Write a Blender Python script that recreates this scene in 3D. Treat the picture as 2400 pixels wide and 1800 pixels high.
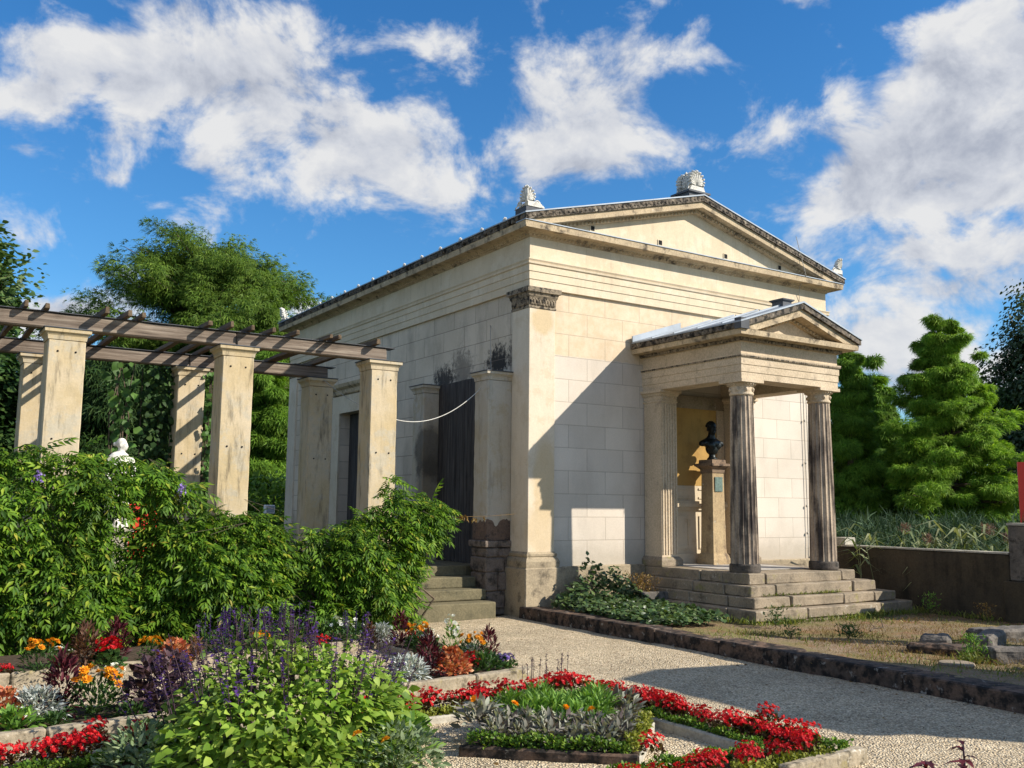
import bpy, math, random
import numpy as np
from mathutils import Vector, Matrix

S = bpy.context.scene
for o in list(bpy.data.objects):
    bpy.data.objects.remove(o)
COL = S.collection
R = math.radians

# ------------------------------------------------------------------ camera
CAM_F, PITCH, ROLL, YAW, EYE = 2226.0, 0.12744, 0.010354, 0.57592, 1.65
fw = Vector((math.sin(YAW) * math.cos(PITCH), math.cos(YAW) * math.cos(PITCH), math.sin(PITCH)))
rt = Vector((math.cos(YAW), -math.sin(YAW), 0.0))
up = rt.cross(fw)
rt2 = rt * math.cos(ROLL) + up * math.sin(ROLL)
up2 = -rt * math.sin(ROLL) + up * math.cos(ROLL)
cd = bpy.data.cameras.new("camera")
cam = bpy.data.objects.new("camera", cd)
COL.objects.link(cam)
m3 = Matrix((rt2, up2, -fw)).transposed()
cam.matrix_world = Matrix.Translation((0, 0, EYE)) @ m3.to_4x4()
cd.sensor_width = 36.0
cd.lens = CAM_F / 2400.0 * 36.0
cd.clip_start = 0.1
cd.clip_end = 5000
S.camera = cam

# ------------------------------------------------------------------ light, exposure
SUN_V = Vector((-0.96, 1.0, -0.88)).normalized()
sd = bpy.data.lights.new("sun", 'SUN')
sd.energy = 5.0
sd.angle = R(0.5)
sd.color = (1.0, 0.92, 0.79)
sun = bpy.data.objects.new("sun", sd)
sun.rotation_euler = SUN_V.to_track_quat('-Z', 'Y').to_euler()
sun.location = (20, -20, 30)
COL.objects.link(sun)
S.view_settings.view_transform = 'Standard'
S.view_settings.look = 'None'
S.view_settings.gamma = 1.0
S.view_settings.exposure = 0.56
S.cycles.max_bounces = 8
S.cycles.diffuse_bounces = 3
S.cycles.transparent_max_bounces = 4


# ------------------------------------------------------------------ node helper
class G:
    def __init__(self, nt):
        self.nt = nt
        self.k = 0

    def n(self, t, **kw):
        nd = self.nt.nodes.new(t)
        for a, v in kw.items():
            setattr(nd, a, v)
        return nd

    def put(self, sock, v):
        if isinstance(v, bpy.types.NodeSocket):
            self.nt.links.new(v, sock)
        elif v is not None:
            if sock.type == 'RGBA' and not hasattr(v, '__len__'):
                v = (v, v, v, 1)
            if sock.type == 'RGBA' and len(v) == 3:
                v = (*v, 1)
            sock.default_value = v

    def m(self, op, a, b=None, c=None, clamp=False):
        nd = self.n('ShaderNodeMath', operation=op, use_clamp=clamp)
        for i, v in enumerate((a, b, c)):
            if v is not None:
                self.put(nd.inputs[i], v)
        return nd.outputs[0]

    def vm(self, op, a, b=None):
        nd = self.n('ShaderNodeVectorMath', operation=op)
        self.put(nd.inputs[0], a)
        if b is not None:
            if op == 'SCALE':
                self.put(nd.inputs['Scale'], b)
            else:
                self.put(nd.inputs[1], b)
        return nd.outputs['Value'] if op in ('DOT_PRODUCT', 'LENGTH', 'DISTANCE') else nd.outputs[0]

    def pos(self):
        return self.n('ShaderNodeNewGeometry').outputs['Position']

    def obj(self):
        return self.n('ShaderNodeTexCoord').outputs['Object']

    def island(self):
        return self.n('ShaderNodeNewGeometry').outputs['Random Per Island']

    def sep(self, v):
        nd = self.n('ShaderNodeSeparateXYZ')
        self.put(nd.inputs[0], v)
        return nd.outputs

    def comb(self, x, y, z):
        nd = self.n('ShaderNodeCombineXYZ')
        for i, v in enumerate((x, y, z)):
            self.put(nd.inputs[i], v)
        return nd.outputs[0]

    def noise(self, vec, scale, detail=4, rough=0.55, dist=0.0):
        nd = self.n('ShaderNodeTexNoise')
        self.put(nd.inputs['Vector'], vec)
        nd.inputs['Scale'].default_value = scale
        nd.inputs['Detail'].default_value = detail
        nd.inputs['Roughness'].default_value = rough
        nd.inputs['Distortion'].default_value = dist
        return nd.outputs['Fac']

    def vor(self, vec, scale, feature='F1', out='Distance', rnd=1.0):
        nd = self.n('ShaderNodeTexVoronoi', feature=feature)
        self.put(nd.inputs['Vector'], vec)
        nd.inputs['Scale'].default_value = scale
        nd.inputs['Randomness'].default_value = rnd
        return nd.outputs[out]

    def mr(self, v, a, b, c=0.0, d=1.0, smooth=True):
        nd = self.n('ShaderNodeMapRange', interpolation_type='SMOOTHSTEP' if smooth else 'LINEAR')
        for i, x in enumerate((v, a, b, c, d)):
            self.put(nd.inputs[i], x)
        return nd.outputs[0]

    def mix(self, f, a, b, mode='MIX'):
        nd = self.n('ShaderNodeMix', data_type='RGBA', blend_type=mode)
        self.put(nd.inputs[0], f)
        self.put(nd.inputs[6], a)
        self.put(nd.inputs[7], b)
        return nd.outputs[2]

    def ramp(self, f, stops, interp='LINEAR'):
        nd = self.n('ShaderNodeValToRGB')
        cr = nd.color_ramp
        cr.interpolation = interp
        while len(cr.elements) < len(stops):
            cr.elements.new(0.5)
        for e, (p, c) in zip(cr.elements, stops):
            e.position = p
            e.color = (*c, 1)
        self.put(nd.inputs[0], f)
        return nd.outputs[0]

    def bump(self, h, strength=0.5, dist=0.02, normal=None):
        nd = self.n('ShaderNodeBump')
        nd.inputs['Strength'].default_value = strength
        nd.inputs['Distance'].default_value = dist
        self.put(nd.inputs['Height'], h)
        if normal is not None:
            self.put(nd.inputs['Normal'], normal)
        return nd.outputs[0]


def new_mat(name):
    mt = bpy.data.materials.new(name)
    mt.use_nodes = True
    nt = mt.node_tree
    nt.nodes.clear()
    g = G(nt)
    out = g.n('ShaderNodeOutputMaterial')
    return mt, g, out


def finish(g, out, col, rough=0.85, normal=None, spec=0.25, metal=0.0):
    b = g.n('ShaderNodeBsdfPrincipled')
    g.put(b.inputs['Base Color'], col)
    g.put(b.inputs['Roughness'], rough)
    b.inputs['Specular IOR Level'].default_value = spec
    b.inputs['Metallic'].default_value = metal
    if normal is not None:
        g.put(b.inputs['Normal'], normal)
    g.nt.links.new(b.outputs[0], out.inputs[0])


# ------------------------------------------------------------------ sky with clouds
def pix_dir(px, py):
    """direction on the sky dome (picture of 2212 units across)"""
    x, y = px * 1.085, py * 1.085
    v = rt2 * ((x - 1200) / CAM_F) - up2 * ((y - 900) / CAM_F) + fw
    return v.normalized()


def make_world():
    w = bpy.data.worlds.new("World")
    S.world = w
    w.use_nodes = True
    nt = w.node_tree
    nt.nodes.clear()
    g = G(nt)
    out = g.n('ShaderNodeOutputWorld')
    bg = g.n('ShaderNodeBackground')
    sky = g.n('ShaderNodeTexSky', sky_type='NISHITA')
    sky.sun_disc = False
    sky.sun_elevation = math.asin(-SUN_V.z)
    sky.sun_rotation = math.atan2(-SUN_V.x, -SUN_V.y)
    sky.air_density = 1.0
    sky.dust_density = 0.4
    sky.ozone_density = 2.2
    d = g.vm('NORMALIZE', g.n('ShaderNodeTexCoord').outputs['Generated'])
    sx, sy, sz = g.sep(d)
    hz = g.m('MAXIMUM', g.m('ADD', sz, 0.10), 0.03)
    pl = g.comb(sx, sy, g.m('MULTIPLY', sz, g.m('ADD', 1.25, g.m('DIVIDE', 0.16, hz))))
    blobs = [  # x, y, rx, ry, weight
        (450, 30, 190, 80, .9), (480, 150, 240, 75, .8), (330, 160, 150, 80, .6), (590, 250, 300, 85, .95), (760, 330, 270, 75, .85),
        (500, 395, 100, 60, .8), (860, 395, 210, 60, .6), (180, 105, 120, 60, .65),
        (80, 205, 85, 45, .75), (30, 95, 100, 50, .5), (170, 375, 120, 26, .35), (60, 320, 70, 26, .28),
        (960, 130, 90, 60, .7), (930, 215, 80, 45, .5), (1040, 60, 120, 60, .35), (1240, 190, 140, 110, 1.0), (1330, 275, 190, 62, .85),
        (1470, 100, 130, 75, .75), (1180, 340, 130, 40, .6), (1330, 362, 140, 40, .75), (1010, 455, 150, 60, .75), (930, 300, 150, 50, .5),
        (2160, 300, 320, 170, 1.9), (1950, 380, 210, 80, 1.3), (1790, 440, 170, 45, .9), (2130, 130, 170, 110, 1.3), (1985, 70, 90, 45, .7), (2110, 20, 200, 40, .6),
        (2010, 545, 320, 50, .95), (2090, 630, 320, 48, 1.1), (1960, 715, 300, 45, 1.1), (2130, 790, 300, 42, 1.0), (2000, 870, 420, 60, .8),
        (150, 665, 150, 30, 1.1), (60, 690, 160, 36, .9), (640, 700, 200, 50, .7), (500, 780, 500, 60, .7),
        (-300, 300, 300, 160, .7), (2600, 400, 350, 300, .8), (1200, -260, 500, 120, .7), (300, -350, 400, 150, .7), (2000, -300, 300, 120, .6)]
    tot = None
    for (px, py, rx, ry, wt) in blobs:
        c = pix_dir(px, py)
        u = (pix_dir(px + rx, py) - c)
        v = (pix_dir(px, py - ry) - c)
        a = g.m('DIVIDE', g.m('SUBTRACT', g.vm('DOT_PRODUCT', d, tuple(u.normalized())), c.dot(u.normalized())), u.length)
        b = g.m('DIVIDE', g.m('SUBTRACT', g.vm('DOT_PRODUCT', d, tuple(v.normalized())), c.dot(v.normalized())), v.length)
        r2 = g.m('ADD', g.m('MULTIPLY', a, a), g.m('MULTIPLY', b, b))
        front = g.m('GREATER_THAN', g.vm('DOT_PRODUCT', d, tuple(c)), 0.3)
        e = g.m('MULTIPLY', g.m('MULTIPLY', g.m('EXPONENT', g.m('MULTIPLY', r2, -0.9)), wt), front)
        tot = e if tot is None else g.m('ADD', tot, e)
    tot = g.m('MINIMUM', tot, 1.75)
    # cloud cover added over the unseen sky behind the camera, for whiter fill light
    tot = g.m('ADD', tot, g.mr(g.vm('DOT_PRODUCT', d, (fw.x, fw.y, 0.0)), 0.42, 0.05, 0.0, 0.62))
    # cloud noise, also read a step nearer the sun so that the sunward side of each cloud is brighter
    def dens(off):
        p = g.vm('ADD', pl, off)
        n1 = g.noise(p, 10.5, 8, 0.60, 0.3)
        if off[2] > 2.505:
            return g.m('MULTIPLY', g.m('SUBTRACT', n1, 0.5), 3.6)
        n2 = g.noise(p, 22.0, 4, 0.62, 0.1)
        return g.m('ADD', g.m('MULTIPLY', g.m('SUBTRACT', n1, 0.5), 3.6), g.m('MULTIPLY', g.m('SUBTRACT', n2, 0.5), 0.8))
    dn = dens((3.1, 1.7, 2.5))
    ds = dens((3.1 + 0.010, 1.7 - 0.012, 2.5 + 0.035))
    f = g.m('ADD', g.m('MULTIPLY', tot, 0.80), dn)
    alpha = g.m('MULTIPLY', g.mr(f, 0.18, 0.98), 0.97)
    shade = g.m('ADD', g.m('MULTIPLY', g.m('SUBTRACT', ds, dn), -0.60), 0.80)
    thick = g.mr(f, 0.8, 1.7)
    shade = g.m('SUBTRACT', shade, g.m('MULTIPLY', thick, 0.26), clamp=True)
    ccol = g.ramp(shade, [(0.0, (0.40, 0.45, 0.57)), (0.38, (0.56, 0.60, 0.70)), (0.68, (0.80, 0.83, 0.90)), (1.0, (1.03, 1.03, 1.03))])
    ccol = g.vm('SCALE', ccol, 7.2)
    tint = g.ramp(g.mr(sz, 0.0, 0.62, smooth=False), [(0.0, (0.68, 0.88, 1.0)), (0.35, (0.36, 0.74, 1.0)), (1.0, (0.20, 0.66, 1.04))])
    skyc = g.mix(1.0, sky.outputs[0], tint, 'MULTIPLY')
    skyc = g.vm('SCALE', skyc, 1.48)
    fin = g.mix(alpha, skyc, ccol)
    g.put(bg.inputs[0], fin)
    bg.inputs[1].default_value = 0.075
    nt.links.new(bg.outputs[0], out.inputs[0])
    w.cycles.sampling_method = 'MANUAL'
    w.cycles.sample_map_resolution = 256


make_world()

# ------------------------------------------------------------------ object helpers


def tag(o, label=None, cat=None, group=None, kind=None):
    if label:
        o['label'] = label
    if cat:
        o['category'] = cat
    if group:
        o['group'] = group
    if kind:
        o['kind'] = kind
    return o


def thing(name, label, cat, loc=(0, 0, 0), rz=0.0, group=None):
    o = bpy.data.objects.new(name, None)
    o.empty_display_size = 0.2
    o.location = loc
    o.rotation_euler = (0, 0, rz)
    COL.objects.link(o)
    return tag(o, label, cat, group)


def attach(o, parent, world=True):
    """child given in world coordinates under an unrotated Empty / mesh"""
    o.parent = parent
    if world:
        p = parent
        off = Vector((0, 0, 0))
        while p is not None:
            off += Vector(p.location)
            p = p.parent
        o.location = Vector(o.location) - off
    return o


def dup(root, loc, rz=0.0, label=None, group=None, scale=1.0):
    r = root.copy()
    COL.objects.link(r)
    r.location = loc
    r.rotation_euler = (0, 0, rz)
    r.scale = (scale, scale, scale)
    if label:
        r['label'] = label
    if group:
        r['group'] = group
    for ch in list(root.children):
        c = ch.copy()
        COL.objects.link(c)
        c.parent = r
    return r


def worn(o, strength, size, levels=4):
    """uneven, chipped faces on a plain block"""
    for md in list(o.modifiers):
        o.modifiers.remove(md)
    bv = o.modifiers.new('bevel', 'BEVEL')
    bv.width = strength * .8
    bv.segments = 1
    sb = o.modifiers.new('subdivide', 'SUBSURF')
    sb.subdivision_type = 'SIMPLE'
    sb.levels = sb.render_levels = levels
    tx = bpy.data.textures.new('wear', 'CLOUDS')
    tx.noise_scale = size
    tx.noise_depth = 3
    dm = o.modifiers.new('wear', 'DISPLACE')
    dm.texture = tx
    dm.texture_coords = 'GLOBAL'
    dm.strength = strength
    dm.mid_level = .5
    return o


class MB:
    """collects polygons, builds one mesh"""

    def __init__(self):
        self.v = []
        self.f = []

    def poly(self, pts):
        b = len(self.v)
        self.v += [tuple(p) for p in pts]
        self.f.append(list(range(b, b + len(pts))))
        return self

    def box(self, x0, x1, y0, y1, z0, z1, rot=0.0, jit=0.0, rnd=random):
        b = len(self.v)
        cx, cy = (x0 + x1) / 2, (y0 + y1) / 2
        for z in (z0, z1):
            for x, y in ((x0, y0), (x1, y0), (x1, y1), (x0, y1)):
                dx, dy = x - cx, y - cy
                X = cx + dx * math.cos(rot) - dy * math.sin(rot)
                Y = cy + dx * math.sin(rot) + dy * math.cos(rot)
                self.v.append((X + rnd.uniform(-jit, jit), Y + rnd.uniform(-jit, jit), z + rnd.uniform(-jit, jit)))
        self.f += [[b + i for i in q] for q in ((0, 3, 2, 1), (4, 5, 6, 7), (0, 1, 5, 4), (1, 2, 6, 5), (2, 3, 7, 6), (3, 0, 4, 7))]
        return self

    def prism(self, pts, axis, a0, a1):
        """polygon extruded along axis; pts in the other two coordinates in order"""
        b = len(self.v)
        n = len(pts)
        for a in (a0, a1):
            for p, q in pts:
                self.v.append({'x': (a, p, q), 'y': (p, a, q), 'z': (p, q, a)}[axis])
        self.f.append([b + i for i in range(n)])
        self.f.append([b + n + i for i in reversed(range(n))])
        for i in range(n):
            j = (i + 1) % n
            self.f.append([b + i, b + n + i, b + n + j, b + j])
        return self

    def ring(self, x0, x1, y0, y1, prof, cap=True, closed=False):
        """profile of (outward offset, z) swept round a rectangle"""
        b = len(self.v)
        for o, z in prof:
            self.v += [(x0 - o, y0 - o, z), (x1 + o, y0 - o, z), (x1 + o, y1 + o, z), (x0 - o, y1 + o, z)]
        n = len(prof)
        rng = n if closed else n - 1
        for i in range(rng):
            j = (i + 1) % n
            for k in range(4):
                l = (k + 1) % 4
                self.f.append([b + 4 * i + k, b + 4 * i + l, b + 4 * j + l, b + 4 * j + k])
        if cap and not closed:
            self.f.append([b + 3, b + 2, b + 1, b])
            e = b + 4 * (n - 1)
            self.f.append([e, e + 1, e + 2, e + 3])
        return self

    def lathe(self, cx, cy, prof, seg=32, cap=True):
        b = len(self.v)
        for r, z in prof:
            for k in range(seg):
                a = 2 * math.pi * k / seg
                self.v.append((cx + r * math.cos(a), cy + r * math.sin(a), z))
        for i in range(len(prof) - 1):
            for k in range(seg):
                l = (k + 1) % seg
                self.f.append([b + seg * i + k, b + seg * i + l, b + seg * (i + 1) + l, b + seg * (i + 1) + k])
        if cap:
            self.f.append([b + k for k in reversed(range(seg))])
            e = b + seg * (len(prof) - 1)
            self.f.append([e + k for k in range(seg)])
        return self

    def tube(self, pts, r0, r1=None, seg=7, cap=True):
        if r1 is None:
            r1 = r0
        b = len(self.v)
        P = [Vector(p) for p in pts]
        n = len(P)
        for i, p in enumerate(P):
            t = (P[min(i + 1, n - 1)] - P[max(i - 1, 0)]).normalized()
            s = t.cross(Vector((0.31, 0.17, 0.93)))
            if s.length < 1e-3:
                s = t.cross(Vector((1, 0, 0)))
            s.normalize()
            u = s.cross(t)
            r = r0 + (r1 - r0) * i / max(1, n - 1)
            for k in range(seg):
                a = 2 * math.pi * k / seg
                self.v.append(tuple(p + s * (r * math.cos(a)) + u * (r * math.sin(a))))
        for i in range(n - 1):
            for k in range(seg):
                l = (k + 1) % seg
                self.f.append([b + seg * i + k, b + seg * i + l, b + seg * (i + 1) + l, b + seg * (i + 1) + k])
        if cap:
            self.f.append([b + k for k in reversed(range(seg))])
            self.f.append([b + seg * (n - 1) + k for k in range(seg)])
        return self

    def ell(self, c, r, seg=12, rings=8, rot=None):
        b = len(self.v)
        M = rot or Matrix.Identity(3)
        c = Vector(c)
        for i in range(rings + 1):
            th = math.pi * i / rings
            for k in range(seg):
                a = 2 * math.pi * k / seg
                p = Vector((r[0] * math.sin(th) * math.cos(a), r[1] * math.sin(th) * math.sin(a), r[2] * math.cos(th)))
                self.v.append(tuple(c + M @ p))
        for i in range(rings):
            for k in range(seg):
                l = (k + 1) % seg
                self.f.append([b + seg * i + k, b + seg * (i + 1) + k, b + seg * (i + 1) + l, b + seg * i + l])
        return self

    def build(self, name, mat, parent=None, smooth=False, bevel=0.0, origin=None, sub=0, world=True):
        me = bpy.data.meshes.new(name)
        og = Vector(origin) if origin else Vector((0, 0, 0))
        vv = [(x - og.x, y - og.y, z - og.z) for x, y, z in self.v]
        me.from_pydata(vv, [], self.f)
        me.update()
        me.materials.append(mat)
        if smooth:
            me.polygons.foreach_set('use_smooth', [True] * len(me.polygons))
        o = bpy.data.objects.new(name, me)
        o.location = og
        COL.objects.link(o)
        if bevel:
            md = o.modifiers.new('bevel', 'BEVEL')
            md.width = bevel
            md.segments = 2
            md.limit_method = 'ANGLE'
            md.angle_limit = R(40)
        if parent is not None:
            attach(o, parent, world)
        return o


# ------------------------------------------------------------------ foliage helper
RNG = np.random.default_rng(7)


def nrm(a):
    return a / np.maximum(np.linalg.norm(a, axis=1, keepdims=True), 1e-9)


def T_leaf(w=0.45, fold=0.08, droop=0.12):
    v = [(0, 0, 0), (0, .33, .02), (0, .68, -.3 * droop), (0, 1, -droop), (-w / 2, .33, fold), (-w * .38, .68, fold * .7 - .4 * droop), (w / 2, .33, fold), (w * .38, .68, fold * .7 - .4 * droop)]
    f = [[0, 1, 4], [0, 6, 1], [1, 2, 5, 4], [1, 6, 7, 2], [2, 3, 5], [2, 7, 3]]
    return np.array(v, float), f


def T_simple(w=0.35, fold=0.06, droop=0.1):
    return np.array([(0, 0, 0), (-w / 2, .42, fold), (0, 1, -droop), (w / 2, .42, fold)], float), [[0, 2, 1], [0, 3, 2]]


def T_strip(w=0.14, droop=0.3):
    return np.array([(-w / 2, 0, 0), (w / 2, 0, 0), (w / 2, .5, .02), (-w / 2, .5, .02), (0, 1, -droop)], float), [[0, 1, 2, 3], [3, 2, 4]]


def T_pinnate(n=5, lw=0.36, ll=0.36):
    lv, lf = T_simple(lw, .05, .18)
    V, F = [], []
    rs = np.random.default_rng(3)

    def put(base, ang, sc, dz):
        c, s = math.cos(ang), math.sin(ang)
        b = len(V)
        for x, y, z in lv:
            X, Y = (x * c + y * s) * sc, (-x * s + y * c) * sc
            V.append((base[0] + X, base[1] + Y, base[2] + z * sc + dz * y * sc))
        F.extend([[b + i for i in q] for q in lf])
    for i in range(n):
        t = .16 + .74 * i / (n - 1)
        z = -.28 * t * t
        for sgn in (-1, 1):
            put((0, t, z), sgn * (1.0 - .35 * t + rs.uniform(-.15, .15)), ll * (1 - .25 * abs(t - .5)) * rs.uniform(.85, 1.15), -.35)
    put((0, .93, -.25), 0, ll, -.3)
    return np.array(V), F


def T_spray(n=4, w=0.12, spread=0.7, seed=1):
    rs = np.random.default_rng(seed)
    V, F = [], []
    for i in range(n):
        a = rs.uniform(-spread, spread)
        l = rs.uniform(.6, 1.0)
        c, s = math.cos(a), math.sin(a)
        b = len(V)
        z0 = rs.uniform(-.05, .1)
        zt = -rs.uniform(.05, .45)
        for x, y, z in ((-w / 2, .05, z0), (w / 2, .05, z0), (w * .35, l * .6, z0 + .04), (-w * .35, l * .6, z0 + .04), (0, l, zt)):
            V.append((x * c + y * s, -x * s + y * c, z))
        F += [[b, b + 1, b + 2, b + 3], [b + 3, b + 2, b + 4]]
    return np.array(V), F


def T_flower(n=7, cup=0.25, w=0.7, layers=1):
    V, F = [], []
    for L in range(layers):
        k = 1.0 - .33 * L
        for i in range(n):
            a = 2 * math.pi * (i + .5 * L) / n
            c, s = math.cos(a), math.sin(a)
            b = len(V)
            z0 = .22 * L
            for x, y, z in ((0, .04, z0), (-w * .5 * k, .6 * k, z0 + cup * .6), (0, 1.0 * k, z0 + cup), (w * .5 * k, .6 * k, z0 + cup * .6)):
                V.append((x * c + y * s, -x * s + y * c, z))
            F.append([b, b + 3, b + 2, b + 1])
    return np.array(V, float), F


class Fol:
    def __init__(self):
        self.V = []
        self.L = []
        self.Z = []
        self.n = 0

    def add(self, T, pos, d, nv, size, smooth=False):
        tv, tf = T
        pos = np.asarray(pos, float)
        n = len(pos)
        if n == 0:
            return self
        d = nrm(np.asarray(d, float))
        x = np.cross(d, np.asarray(nv, float))
        bad = np.linalg.norm(x, axis=1) < 1e-4
        x[bad] = (1, 0, 0)
        x = nrm(x)
        z = np.cross(x, d)
        sz = np.broadcast_to(np.asarray(size, float), (n,)).reshape(n, 1, 1)
        P = (tv[None, :, 0:1] * x[:, None, :] + tv[None, :, 1:2] * d[:, None, :] + tv[None, :, 2:3] * z[:, None, :]) * sz + pos[:, None, :]
        m = len(tv)
        self.V.append(P.reshape(-1, 3))
        flat = np.concatenate([np.array(q) for q in tf])
        szs = np.array([len(q) for q in tf])
        off = self.n + np.arange(n) * m
        self.L.append((flat[None, :] + off[:, None]).ravel())
        self.Z.append(np.tile(szs, n))
        self.n += n * m
        return self

    def mb(self, b):
        """append the polygons of an MB"""
        v = np.array(b.v, float)
        self.V.append(v)
        self.L.append(np.concatenate([np.array(q) for q in b.f]) + self.n)
        self.Z.append(np.array([len(q) for q in b.f]))
        self.n += len(v)
        return self

    def build(self, name, mat, parent=None, origin=None, world=True):
        V = np.concatenate(self.V)
        og = np.array(origin if origin is not None else (0, 0, 0), float)
        L = np.concatenate(self.L).astype(np.int32)
        Z = np.concatenate(self.Z).astype(np.int32)
        me = bpy.data.meshes.new(name)
        me.vertices.add(len(V))
        me.vertices.foreach_set('co', (V - og).astype(np.float32).ravel())
        me.loops.add(len(L))
        me.loops.foreach_set('vertex_index', L)
        me.polygons.add(len(Z))
        st = np.concatenate([[0], np.cumsum(Z)[:-1]]).astype(np.int32)
        me.polygons.foreach_set('loop_start', st)
        me.polygons.foreach_set('loop_total', Z)
        me.update(calc_edges=True)
        me.materials.append(mat)
        o = bpy.data.objects.new(name, me)
        o.location = tuple(og)
        COL.objects.link(o)
        if parent is not None:
            attach(o, parent, world)
        return o


def rnd_dirs(n, rng=RNG):
    return nrm(rng.normal(size=(n, 3)))


def leaf_mat(name, stops, transl=0.35, rough=0.55, spec=0.3, sc=1.0):
    mt, g, out = new_mat(name)
    col = g.ramp(g.island(), stops)
    nz = g.noise(g.pos(), 1.7, 3)
    col = g.mix(g.mr(nz, .35, .7), g.vm('SCALE', col, 0.72), g.vm('SCALE', col, 1.15))
    b = g.n('ShaderNodeBsdfPrincipled')
    g.put(b.inputs['Base Color'], col)
    b.inputs['Roughness'].default_value = rough
    b.inputs['Specular IOR Level'].default_value = spec
    t = g.n('ShaderNodeBsdfTranslucent')
    g.put(t.inputs[0], g.mix(1.0, col, (1.0, 1.0, .45), 'MULTIPLY'))
    ms = g.n('ShaderNodeMixShader')
    ms.inputs[0].default_value = transl
    g.nt.links.new(b.outputs[0], ms.inputs[1])
    g.nt.links.new(t.outputs[0], ms.inputs[2])
    g.nt.links.new(ms.outputs[0], out.inputs[0])
    return mt


# ------------------------------------------------------------------ materials
def stone_mat(name, base, base2, dark, lo=.5, hi=.7, scale=1.6, streak=0.0, rough=.9, bump=.4, fine=38, light=None, lichen=None):
    """weathered stone: two base tones, dark soiling with its own shape, fine grain"""
    mt, g, out = new_mat(name)
    p = g.pos()
    n1 = g.noise(p, scale, 5, .6)
    n2 = g.noise(p, fine, 3, .6)
    n3 = g.noise(g.vm('ADD', p, (7, 3, 5)), scale * 2.3, 6, .65)
    col = g.mix(g.mr(n1, .35, .65), base, base2)
    if streak:
        sx, sy, sz = g.sep(p)
        n4 = g.noise(g.comb(g.m('MULTIPLY', sx, 9), g.m('MULTIPLY', sy, 9), g.m('MULTIPLY', sz, .9)), 1.0, 5, .6)
        n3 = g.m('ADD', g.m('MULTIPLY', n3, 1 - streak), g.m('MULTIPLY', n4, streak))
    col = g.mix(g.mr(n3, lo, hi), col, dark)
    if lichen:
        n5 = g.noise(g.vm('ADD', p, (1, 9, 2)), 5.5, 5, .7)
        col = g.mix(g.m('MULTIPLY', g.mr(n5, .58, .68), .8), col, lichen)
    if light:
        n6 = g.noise(g.vm('ADD', p, (4, 1, 8)), 9, 5, .7)
        col = g.mix(g.m('MULTIPLY', g.mr(n6, .6, .7), .8), col, light)
    col = g.mix(g.mr(n2, .3, .7), g.vm('SCALE', col, .82), g.vm('SCALE', col, 1.1))
    h = g.m('ADD', g.m('MULTIPLY', n2, .5), n3)
    finish(g, out, col, rough, g.bump(h, bump, .012))
    return mt


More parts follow.
